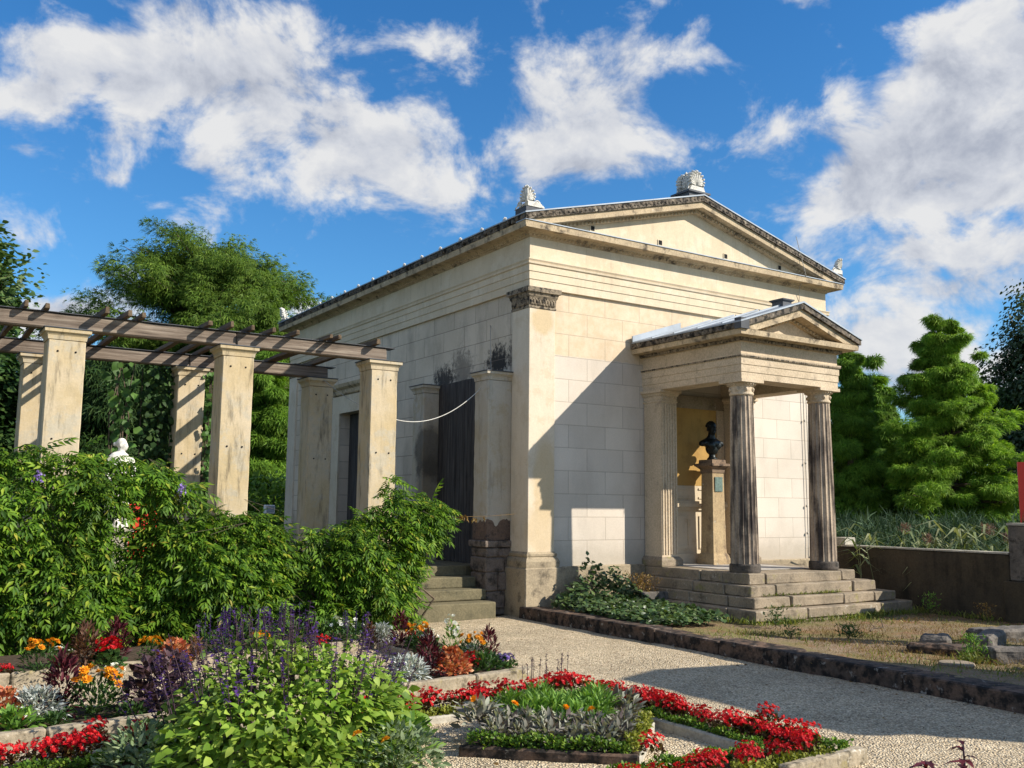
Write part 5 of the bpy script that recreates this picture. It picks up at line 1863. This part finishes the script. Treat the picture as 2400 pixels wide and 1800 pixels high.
soil([(-1, fx(-1) + .085), (5.28, fx(5.28) + .085), (5.30, 8.3), (-1, 8.25)])
soil([(4.92, 8.31), (5.38, 8.31), (5.50, 10.6), (4.92, 10.6)], .048)
soil([(-.5, 9.80), (4.88, 10.32), (4.88, 11.4), (-.5, 11.4)], .046)


def dome(n, r, h, rs, z0=.0, full=.35):
    """points through a low dome, mostly near its skin, with outward directions"""
    d = nrm(rs.normal(size=(n, 3)))
    d[:, 2] = np.abs(d[:, 2])
    k = np.where(rs.random(n) < full, rs.random(n), .8 + .25 * rs.random(n))[:, None]
    p = d * k * np.array([r, r, h - z0])
    p[:, 2] += z0
    return p, d


class Bed:
    """one kind of bedding plant: parts built once, then copied"""

    def __init__(self, kind, seed, nl, r, h, leafT, leafsize, leafmat, fl=None, up=.25, stalk=False):
        rs = np.random.default_rng(seed)
        self.kind = kind
        self.meshes = []
        p, d = dome(nl, r, h, rs, .03)
        dr = d + rs.normal(0, .4, (nl, 3)) + np.array([0, 0, up])
        nv = rs.normal(0, .35, (nl, 3)) + np.array([0, 0, 1.0])
        o = Fol().add(leafT, p, dr, nv, leafsize * rs.uniform(.65, 1.25, nl)).build('foliage', M[leafmat])
        self.meshes.append(o)
        if fl:
            for (T, n, size, matl, rr, z0, z1, nm) in fl:
                a = rs.uniform(0, 6.283, n)
                q = rr * np.sqrt(rs.random(n))
                hh = z0 + (z1 - z0) * rs.random(n) + (z1 - z0) * .5 * (1 - (q / rr) ** 2)
                pp = np.stack([q * np.cos(a), q * np.sin(a), hh], 1)
                if nm == 'spike':
                    for i in range(n):
                        F = Fol()
                        k = 14
                        zz = np.linspace(hh[i] * .55, hh[i], k)
                        az = rs.uniform(0, 6.28, k)
                        F.add(T, np.stack([pp[i, 0] + 0 * zz, pp[i, 1] + 0 * zz, zz], 1), np.stack([np.cos(az), np.sin(az), rs.normal(.2, .2, k)], 1), np.tile((0, 0, 1.0), (k, 1)), size)
                        F.mb(MB().tube([(pp[i, 0], pp[i, 1], hh[i] * .3), (pp[i, 0], pp[i, 1], hh[i])], .003, .002, 5))
                        self.meshes.append(F.build(nm, M[matl]))
                else:
                    # flower faces lie across their axis: build with normal = outward/up
                    ax = nrm(np.stack([pp[:, 0] * 2.2 / max(rr, .01) * .35, pp[:, 1] * 2.2 / max(rr, .01) * .35 - .35, np.full(n, .9)], 1) + rs.normal(0, .25, (n, 3)))
                    tang = np.cross(ax, rs.normal(size=(n, 3)))
                    sz = size * rs.uniform(.75, 1.2, n)
                    if nm == 'flower_head':
                        for i in range(n):
                            self.meshes.append(Fol().add(T, pp[i:i + 1], tang[i:i + 1], ax[i:i + 1], sz[i:i + 1]).build(nm, M[matl]))
                    else:
                        self.meshes.append(Fol().add(T, pp, tang, ax, sz).build(nm, M[matl]))
        self.first = True

    def place(self, x, y, z, label, rz=0.0, s=1.0, group=None):
        t = thing(self.kind, label, self.cat if hasattr(self, 'cat') else 'plant', (x, y, z), rz, group)
        t.scale = (s, s, s)
        for o in self.meshes:
            if self.first:
                c = o
            else:
                c = o.copy()
                COL.objects.link(c)
            c.parent = t
        self.first = False
        return t


POM = T_flower(8, .35, .62, 3)
FIVE = T_flower(5, .25, .8, 1)
FIVE2 = T_flower(5, .4, .8, 2)
kinds = {
    'mar': Bed('marigold', 101, 300, .17, .27, TS, .055, 'greenleaf', [(POM, 15, .040, 'forange', .155, .22, .30, 'flower_head')]),
    'ger': Bed('geranium', 102, 260, .16, .22, T_leaf(.95, .03, .1), .055, 'greenleaf', [(FIVE2, 90, .026, 'fred', .14, .20, .29, 'bloom')]),
    'col': Bed('coleus', 103, 420, .15, .26, T_leaf(.62, .05, .2), .055, 'coleus'),
    'sil': Bed('silver_ragwort', 104, 620, .16, .21, T_leaf(.26, .06, .25), .07, 'silver'),
    'bur': Bed('amaranth', 105, 360, .13, .44, T_leaf(.22, .05, .25), .095, 'burg', up=.5),
    'per': Bed('perilla', 106, 240, .20, .42, T_leaf(.62, .06, .25), .085, 'perilla'),
    'bro': Bed('brown_amaranth', 107, 300, .13, .42, T_leaf(.25, .05, .3), .10, 'brown', up=.5),
    'whi': Bed('white_zinnia', 108, 170, .11, .33, T_leaf(.35, .05, .15), .06, 'brightleaf', [(FIVE2, 14, .026, 'fwhite', .11, .22, .37, 'flower_head')], up=.6),
    'vin': Bed('white_vinca', 109, 220, .15, .22, T_leaf(.5, .04, .15), .055, 'greenleaf', [(FIVE, 14, .028, 'fwhite', .14, .17, .25, 'flower_head')]),
    'age': Bed('ageratum', 110, 220, .13, .13, T_leaf(.6, .04, .15), .045, 'greenleaf', [(POM, 34, .024, 'flilac', .12, .10, .14, 'bloom')]),
    'sal': Bed('violet_salvia', 111, 240, .17, .26, T_leaf(.5, .04, .2), .05, 'greenleaf', [(T_simple(.8, .1, .1), 8, .032, 'fpurple', .16, .36, .46, 'spike')]),
    'redb': Bed('bedding_begonia', 112, 110, .08, .10, T_leaf(.75, .05, .1), .035, 'bronzeleaf', [(FIVE2, 40, .018, 'fred', .09, .08, .135, 'bloom')]),
    'redb2': Bed('bedding_begonia', 113, 110, .09, .11, T_leaf(.75, .05, .1), .035, 'bronzeleaf', [(FIVE2, 50, .018, 'fred', .10, .08, .15, 'bloom')]),
    'gre': Bed('green_bedder', 114, 260, .14, .16, T_leaf(.3, .05, .15), .07, 'greenleaf'),
    'lig': Bed('light_sage', 115, 170, .16, .17, T_leaf(.5, .05, .2), .085, 'brightleaf'),
    'sag': Bed('purple_sage', 116, 130, .12, .155, T_leaf(.40, .06, .22), .075, 'sage'),
    'grn': Bed('spear_leaf_plant', 117, 420, .13, .20, T_leaf(.2, .04, .35), .08, 'brightleaf', up=.5),
    'gaz': Bed('orange_gazania', 118, 26, .05, .17, TS, .05, 'greenleaf', [(POM, 2, .030, 'forange', .05, .17, .21, 'flower_head')]),
    'gry': Bed('pale_sage', 119, 620, .28, .28, T_leaf(.42, .05, .25), .06, 'greysage'),
}
plants = [
    ('mar', 1.28, 9.95, 1.1, 'orange marigold furthest left, against the wisteria foot'),
    ('redb', 1.0, 9.98, .9, 'small red begonia at the far left of the wisteria bed'),
    ('bro', 1.68, 10.05, 1.05, 'rusty brown amaranth between marigold and red geranium'),
    ('ger', 1.88, 9.98, 1.0, 'bright red geranium under the wisteria'),
    ('bur', 2.05, 10.5, .95, 'dark burgundy amaranth behind the red geranium'),
    ('vin', 1.55, 10.45, .8, 'white vinca half hidden behind the brown amaranth'),
    ('mar', 2.32, 10.1, .9, 'orange marigold above a pale edging stone, right of the geranium'),
    ('col', 2.50, 9.98, 1.0, 'salmon coleus right of the second wisteria marigold'),
    ('bro', 2.72, 10.05, .6, 'low brown plant behind the violet spikes'),
    ('col', .80, 7.92, 1.0, 'orange red coleus at the left frame edge'),
    ('sil', 1.02, 7.92, 1.15, 'silver ragwort left of the tall burgundy amaranth'),
    ('bur', 1.20, 8.02, 1.05, 'tall dark burgundy amaranth between silver plant and marigolds'),
    ('mar', 1.40, 7.80, 1.25, 'largest orange marigold, front left bed'),
    ('whi', 1.60, 8.2, .85, 'spindly white zinnia behind the large marigold'),
    ('per', 1.78, 7.78, 1.0, 'purple leaved perilla right of the large marigold'),
    ('per', 1.98, 7.95, 1.05, 'second purple perilla, leaning towards the big salvia'),
    ('lig', .86, 7.62, .95, 'light green sage at the left frame edge below the coleus'),
    ('gre', 1.10, 7.62, .7, 'low green plant at the foot of the silver ragwort'),
    ('gre', 1.62, 7.60, .8, 'low green plant below the perilla'),
    ('sil', 4.98, 10.45, .95, 'silver ragwort furthest back by the garden steps'),
    ('bur', 5.02, 10.0, .85, 'burgundy amaranth beside the geranium near the steps'),
    ('ger', 5.1, 9.85, .6, 'single red geranium head near the garden steps'),
    ('mar', 5.06, 9.62, 1.0, 'orange marigold in the right bed nearest the steps'),
    ('vin', 5.02, 9.40, 1.05, 'white vinca in front of the right bed marigold'),
    ('whi', 5.18, 9.1, 1.1, 'tall white zinnia in the right bed'),
    ('sil', 5.28, 8.85, .7, 'small silver ragwort behind the corner marigold'),
    ('mar', 5.16, 8.62, 1.0, 'orange marigold near the bed corner, above red flowers'),
    ('bur', 5.40, 8.72, .75, 'small burgundy amaranth at the outer edge of the right bed'),
    ('bur', 4.33, 8.05, .95, 'broad burgundy amaranth left of the orange coleus ball'),
    ('col', 4.56, 8.0, 1.1, 'round orange coleus ball above the mottled edging'),
    ('sil', 4.09, 8.0, 1.1, 'silver ragwort just right of the big salvia'),
    ('redb2', 4.82, 8.1, 1.0, 'red begonia right of the orange coleus ball'),
    ('gre', 4.95, 8.05, 1.15, 'green bedding plant near the bed corner'),
    ('age', 5.19, 8.08, 1.05, 'violet ageratum cushion at the bed corner'),
    ('age', 4.75, 8.45, .8, 'small violet ageratum behind the coleus ball'),
    ('redb2', 4.98, 8.35, 1.0, 'red begonia in front of the corner marigold'),
    ('sal', 3.0, 10.35, 1.1, 'leftmost violet salvia below the middle wisteria'),
    ('sal', 3.28, 10.5, 1.15, 'violet salvia second from the left below the middle wisteria'),
    ('sal', 3.62, 10.45, 1.1, 'violet salvia in the dark gap between two wisteria masses'),
    ('sal', 3.95, 10.6, 1.15, 'violet salvia right of the dark wisteria gap'),
    ('sal', 4.55, 10.3, .95, 'rightmost violet salvia near the garden steps'),
    ('vin', 4.42, 10.55, 1.2, 'white vinca with large heads below the right wisteria'),
    ('vin', 4.72, 10.6, 1.0, 'white vinca closest to the right wisteria foot'),
    ('mar', 3.45, 10.2, .8, 'small marigold peeping over the big salvia'),
    ('redb2', 4.15, 10.2, .95, 'red begonia peeping over the big salvia'),
    ('bro', 4.75, 10.25, .6, 'low reddish amaranth beside the far silver ragwort'),
]
for k, x, y, s, lab in plants:
    kinds[k].place(x, y, .045, lab, RNG.uniform(0, 6.28), s * .92)

# red begonias in the square frame round the diamond bed
GB = 'red begonias filling the square frame bed'
bi = 0


def red(x, y, lab, s=1.0):
    kinds['redb' if RNG.random() < .5 else 'redb2'].place(x + RNG.normal(0, .02), y + RNG.normal(0, .02), .04, lab, RNG.uniform(0, 6.28), s * RNG.uniform(.75, 1.08), GB)


x = .35
while x < 5.3:
    for dy in (.0, .14):
        if not (1.65 < x < 2.9) and (dy == 0 or RNG.random() < .5):
            red(x + .07 * (dy > 0), 6.58 + .055 * x + dy, 'red begonia in the far row beyond the diamond bed' if x > 2.5 else 'red begonia at the lower left frame edge')
    x += .135
y = 6.6
while y > 4.32:
    for dx in (0, .13):
        if dx and RNG.random() < .4:
            continue
        red(5.17 + dx, y + .05 * (dx > 0), 'red begonia in the row along the shaded gravel')
    y -= .135
x = 3.70
while x < 5.15:
    for dy in (0, .12):
        if dy == 0 or RNG.random() < .6:
            red(x + .07 * (dy > 0), 4.34 + dy, 'red begonia in the nearest row at the bottom edge', .85)
    x += .16
for (x, y, lab) in ((1.22, 6.72, 'tall stray red begonia shoot standing above the left row'), (4.05, 4.62, 'rose like red begonia head standing above the bottom row'), (5.34, 4.85, 'stray red begonia head standing above the shaded row')):
    kinds['redb2'].place(x, y, .13, lab, 1.0, .8)


def boxhedge(x0, y0, x1, y1, w, h, label, mt='box', z0=.02, dens=1500):
    L = math.hypot(x1 - x0, y1 - y0)
    n = int(L * dens)
    d = np.array([x1 - x0, y1 - y0]) / L
    q = np.array([-d[1], d[0]])
    t = RNG.random(n) * L
    s = RNG.uniform(-.5, .5, n) * w
    hh = h * (.85 + .15 * np.sin(t * 17) + RNG.normal(0, .05, n))
    z = z0 + hh * RNG.random(n) ** .5
    p = np.stack([x0 + d[0] * t + q[0] * s, y0 + d[1] * t + q[1] * s, z], 1)
    o = Fol().add(T_leaf(.62, .05, .05), p, rnd_dirs(n) + np.array([0, -.2, .5]), rnd_dirs(n) * .5 + np.array([0, -.2, .8]), RNG.uniform(.018, .034, n)).build('box_edging', M[mt], origin=((x0 + x1) / 2, (y0 + y1) / 2, z0))
    return tag(o, label, 'hedge', 'low box edgings')


# diamond bed
DC = (4.10, 5.62)
DV = [(4.14, 4.86), (4.90, 5.58), (4.10, 6.36), (3.30, 5.66)]
soil(DV, .06)
curb(3.28, 5.65, 4.13, 4.83, .05, .075, 'kerb', 'dark grey slab edging on the near left side of the diamond bed', 'slab_edging', 'slab edgings')
curb(4.15, 4.83, 4.93, 5.58, .04, .06, 'slab', 'pale slab edging on the near right side of the diamond bed', 'slab_edging', 'slab edgings')
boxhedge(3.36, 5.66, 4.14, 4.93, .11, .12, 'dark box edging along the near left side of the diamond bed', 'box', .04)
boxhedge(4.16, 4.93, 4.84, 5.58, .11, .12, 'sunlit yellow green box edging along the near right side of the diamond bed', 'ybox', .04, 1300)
curb(4.98, 6.2, 4.99, 4.7, .05, .065, 'slab', 'pale slab edging along the inner side of the shaded begonia row', 'slab_edging', 'slab edgings')
boxhedge(5.05, 6.55, 5.05, 4.66, .09, .095, 'dark box edging beside the begonia row along the shaded gravel')
curb(3.0, 6.56, 4.35, 6.62, .05, .05, 'slab', 'pale slab edging in front of the far begonia row', 'slab_edging', 'slab edgings')
boxhedge(2.9, 6.63, 4.9, 6.70, .08, .075, 'yellowish box edging in front of the far begonia row', 'ybox')
boxhedge(.4, 6.46, 1.6, 6.52, .10, .09, 'dark box edging in front of the begonias at the lower left')
boxhedge(3.7, 4.62, 5.0, 4.60, .09, .09, 'box edging behind the nearest begonia row', 'box')
boxhedge(4.4, 4.26, 5.22, 4.24, .12, .10, 'golden box edging at the bottom right corner of the begonia frame', 'ybox')
boxhedge(5.42, 5.1, 5.42, 4.24, .12, .11, 'rounded box edging at the outer corner by the shaded gravel', 'box')
curb(4.7, 4.12, 5.52, 4.16, .08, .10, 'bedstone', 'mottled corner edging stone at the bottom right of the begonia frame')
soil([(.2, 6.42), (5.45, 6.76), (5.45, 7.05), (.2, 6.80)], .03)
soil([(5.02, 4.2), (5.45, 4.2), (5.45, 6.69), (5.02, 6.69)], .028)
soil([(3.6, 4.25), (5.01, 4.25), (5.01, 4.66), (3.6, 4.66)], .026)

GS = 'purple sages edging the diamond bed'
for i in range(5):
    t = (i + .5) / 5
    kinds['sag'].place(3.52 + .64 * t, 5.70 - .60 * t, .05, 'grey purple sage behind the dark box edging', RNG.uniform(0, 6.28), RNG.uniform(.8, 1.0), GS)
    kinds['sag'].place(4.17 + .52 * t, 5.12 + .50 * t, .05, 'grey purple sage behind the sunlit box edging', RNG.uniform(0, 6.28), RNG.uniform(.8, 1.0), GS)
for i in range(5):
    t = (i + .5) / 5
    kinds['sag'].place(3.66 + .54 * t, 5.80 - .50 * t, .06, 'grey purple sage in the inner row of the diamond bed', RNG.uniform(0, 6.28), RNG.uniform(.95, 1.1), GS)
kinds['sag'].place(3.62, 5.95, .07, 'purple sage at the left corner of the diamond bed', 1, 1.25, GS)
kinds['sag'].place(4.70, 5.72, .07, 'purple sage at the right corner of the diamond bed', 2, 1.25, GS)
for i, (x, y) in enumerate(((3.95, 5.75), (4.15, 5.55), (4.35, 5.6), (4.1, 5.95), (4.35, 5.85), (4.25, 6.1), (3.95, 6.05), (4.5, 5.75), (4.1, 5.75))):
    kinds['grn'].place(x, y, .07, 'fresh green narrow leaved plant in the centre of the diamond bed', i, RNG.uniform(.9, 1.15), 'green centre plants of the diamond bed')
for i, (x, y) in enumerate(((3.74, 5.76), (3.98, 5.44), (4.13, 5.28), (4.62, 5.75), (3.66, 6.05))):
    kinds['gaz'].place(x, y, .07, 'orange gazania among the sages of the diamond bed', i, 1.05, 'orange gazanias of the diamond bed')
# thin lavender spikes between the beds
sp = thing('lavender', 'sparse thin lavender spikes behind the far begonia row', 'plant', (5.0, 6.95, 0))
m, f = MB(), Fol()
for i in range(16):
    x, y, h = 4.72 + .48 * RNG.random(), 6.98 + .12 * RNG.random(), RNG.uniform(.22, .36)
    m.tube([(x, y, 0), (x + .01, y, h)], .003, .002, 5)
    k = 9
    f.add(TS, np.stack([np.full(k, x + .01), np.full(k, y), h - .09 * RNG.random(k)], 1), rnd_dirs(k), rnd_dirs(k), .022)
m.build('stems', M['darkstem'], sp)
f.build('spikes', M['spent'], sp)

# the big salvia
bp = thing('big_salvia', 'large mounded plant with lime green leaves and violet flower spikes, front left', 'plant', (2.35, 6.05, 0))
rs = np.random.default_rng(77)
n = 5200
p, d = dome(n, .84, .72, rs, .04, .26)
lum = 1 + .12 * np.sin(5 * d[:, 0] + 3) * np.sin(6 * d[:, 1] + 1) + rs.normal(0, .04, n)
p = p * lum[:, None] * np.array([.98, .80, 1.0])
pos = p + np.array([2.27, 6.05, 0])
pos[:, 2] = np.maximum(pos[:, 2], .05)
dr = d * np.array([1.0, 1.0, .35]) + rs.normal(0, .42, (n, 3)) + np.array([0, -.12, -.12])
nv = rs.normal(0, .35, (n, 3)) + np.array([.1, -.25, 1.0])
Fol().add(T_leaf(.60, .07, .22), pos, dr, nv, np.where(p[:, 2] > .45, rs.uniform(.035, .075, n), rs.uniform(.05, .10, n))).build('foliage', M['lime'], bp)
m, f, g2 = MB(), Fol(), Fol()
for i in range(150):
    a, q = rs.uniform(0, 6.28), math.sqrt(rs.random())
    x, y = .74 * q * math.cos(a), .62 * q * math.sin(a) + .16
    if i < 40:
        x, y = rs.uniform(-.75, .2), rs.uniform(.1, .75)
    h = (.73 * math.sqrt(max(.1, 1 - (x / .92) ** 2 - (y / .9) ** 2))) + rs.uniform(.05, .30)
    lx, ly = x * .22 + rs.normal(0, .04), y * .10 + rs.normal(0, .04)
    b0 = np.array([2.27 + x, 6.05 + y, max(.1, h - .5)])
    b1 = np.array([2.27 + x + lx, 6.05 + y + ly, h])
    m.tube([tuple(b0), tuple((b0 + b1) / 2), tuple(b1)], .0045, .002, 5)
    k = int(rs.integers(16, 30))
    u = rs.uniform(.45, 1.0, k)
    pp = b0 + (b1 - b0) * u[:, None]
    az = rs.uniform(0, 6.28, k)
    dd = np.stack([np.cos(az), np.sin(az), rs.normal(.1, .3, k)], 1)
    if rs.random() < .55:
        f.add(T_simple(.7, .12, .15), pp, dd, np.tile((0, 0, 1.0), (k, 1)), rs.uniform(.022, .040, k))
    else:
        g2.add(T_simple(.55, .1, .15), pp, dd, np.tile((0, 0, 1.0), (k, 1)), rs.uniform(.014, .026, k))
m.build('stems', M['darkstem'], bp)
f.build('violet_flowers', M['fpurple'], bp)
g2.build('spent_spikes', M['spent'], bp)
for (x, y, z, lab) in ((2.42, 5.28, .10, 'orange marigold at the foot of the big salvia, bottom edge'), (2.80, 5.62, .08, 'orange marigold low on the right side of the big salvia'), (2.62, 5.30, .04, 'small orange marigold between salvia and pale sage')):
    kinds['gaz'].place(x, y, z, lab, x, 1.1)
kinds['gry'].place(2.74, 5.46, .02, 'pale grey green sage cushion right of the big salvia', .3, .95)
kinds['gry'].place(1.42, 6.2, .02, 'pale grey green sage cushion left of the big salvia', 1.3, 1.0)
kinds['lig'].place(2.92, 5.78, .03, 'light green sage tucked against the right side of the big salvia', 1.3, 1.2)

# two dark red beet like plants at the bottom right
for (x, y, h, lab) in ((3.87, 2.62, .565, 'curled dark purple leaf plant at the bottom edge, left one of the pair'), (4.15, 2.62, .60, 'curled dark purple leaf plant at the bottom edge, right one of the pair, taller')):
    t = thing('purple_leaf_plant', lab, 'plant', (x, y, 0), group='dark purple leaf plants at the bottom edge')
    m, f = MB(), Fol()
    m.tube([(x, y, 0), (x + .01, y, h * .6), (x, y, h)], .008, .004, 6)
    k = 34
    z = h * (.45 + .55 * RNG.random(k))
    az = RNG.uniform(0, 6.28, k)
    f.add(T_leaf(.5, .12, .75), np.stack([np.full(k, x), np.full(k, y), z], 1), np.stack([np.cos(az), np.sin(az), RNG.uniform(.3, 1.1, k)], 1), np.tile((0, 0, 1.0), (k, 1)), RNG.uniform(.05, .085, k))
    f.build('leaves', M['burg'], t)
    m.build('stem', M['darkstem'], t)

# small loose stones and fallen leaves on the gravel
n = 4500
px, py = RNG.uniform(-1.5, 7.9, n), RNG.uniform(2.5, 11.9, n)
f = Fol()
OCT = (np.array([(1, 0, 0), (-1, 0, 0), (0, 1, 0), (0, -1, 0), (0, 0, .6), (0, 0, -.6)], float), [[0, 2, 4], [2, 1, 4], [1, 3, 4], [3, 0, 4], [2, 0, 5], [1, 2, 5], [3, 1, 5], [0, 3, 5]])
f.add(OCT, np.stack([px, py, np.full(n, .004)], 1), np.stack([RNG.normal(0, 1, n), RNG.normal(0, 1, n), RNG.normal(0, .2, n)], 1), np.tile((0, 0, 1.0), (n, 1)), RNG.uniform(.004, .010, n))
tag(f.build('loose_pebbles', M['pebble']), 'loose pale pebbles over the gravel path', 'pebbles', kind='stuff')
n = 90
px, py = RNG.uniform(2.5, 7.85, n), RNG.uniform(3.0, 11.8, n)
near = RNG.random(n) < .55
px[near] = 7.9 - np.abs(RNG.normal(0, .18, near.sum()))
f = Fol().add(T_leaf(.6, .1, .1), np.stack([px, py, np.full(n, .012)], 1), np.stack([RNG.normal(0, 1, n), RNG.normal(0, 1, n), RNG.normal(0, .15, n)], 1), np.stack([RNG.normal(0, .3, n), RNG.normal(0, .3, n), np.ones(n)], 1), RNG.uniform(.025, .05, n))
tag(f.build('fallen_leaves', M['dryleaf']), 'few dry brown leaves fallen on the gravel', 'leaves', kind='stuff')
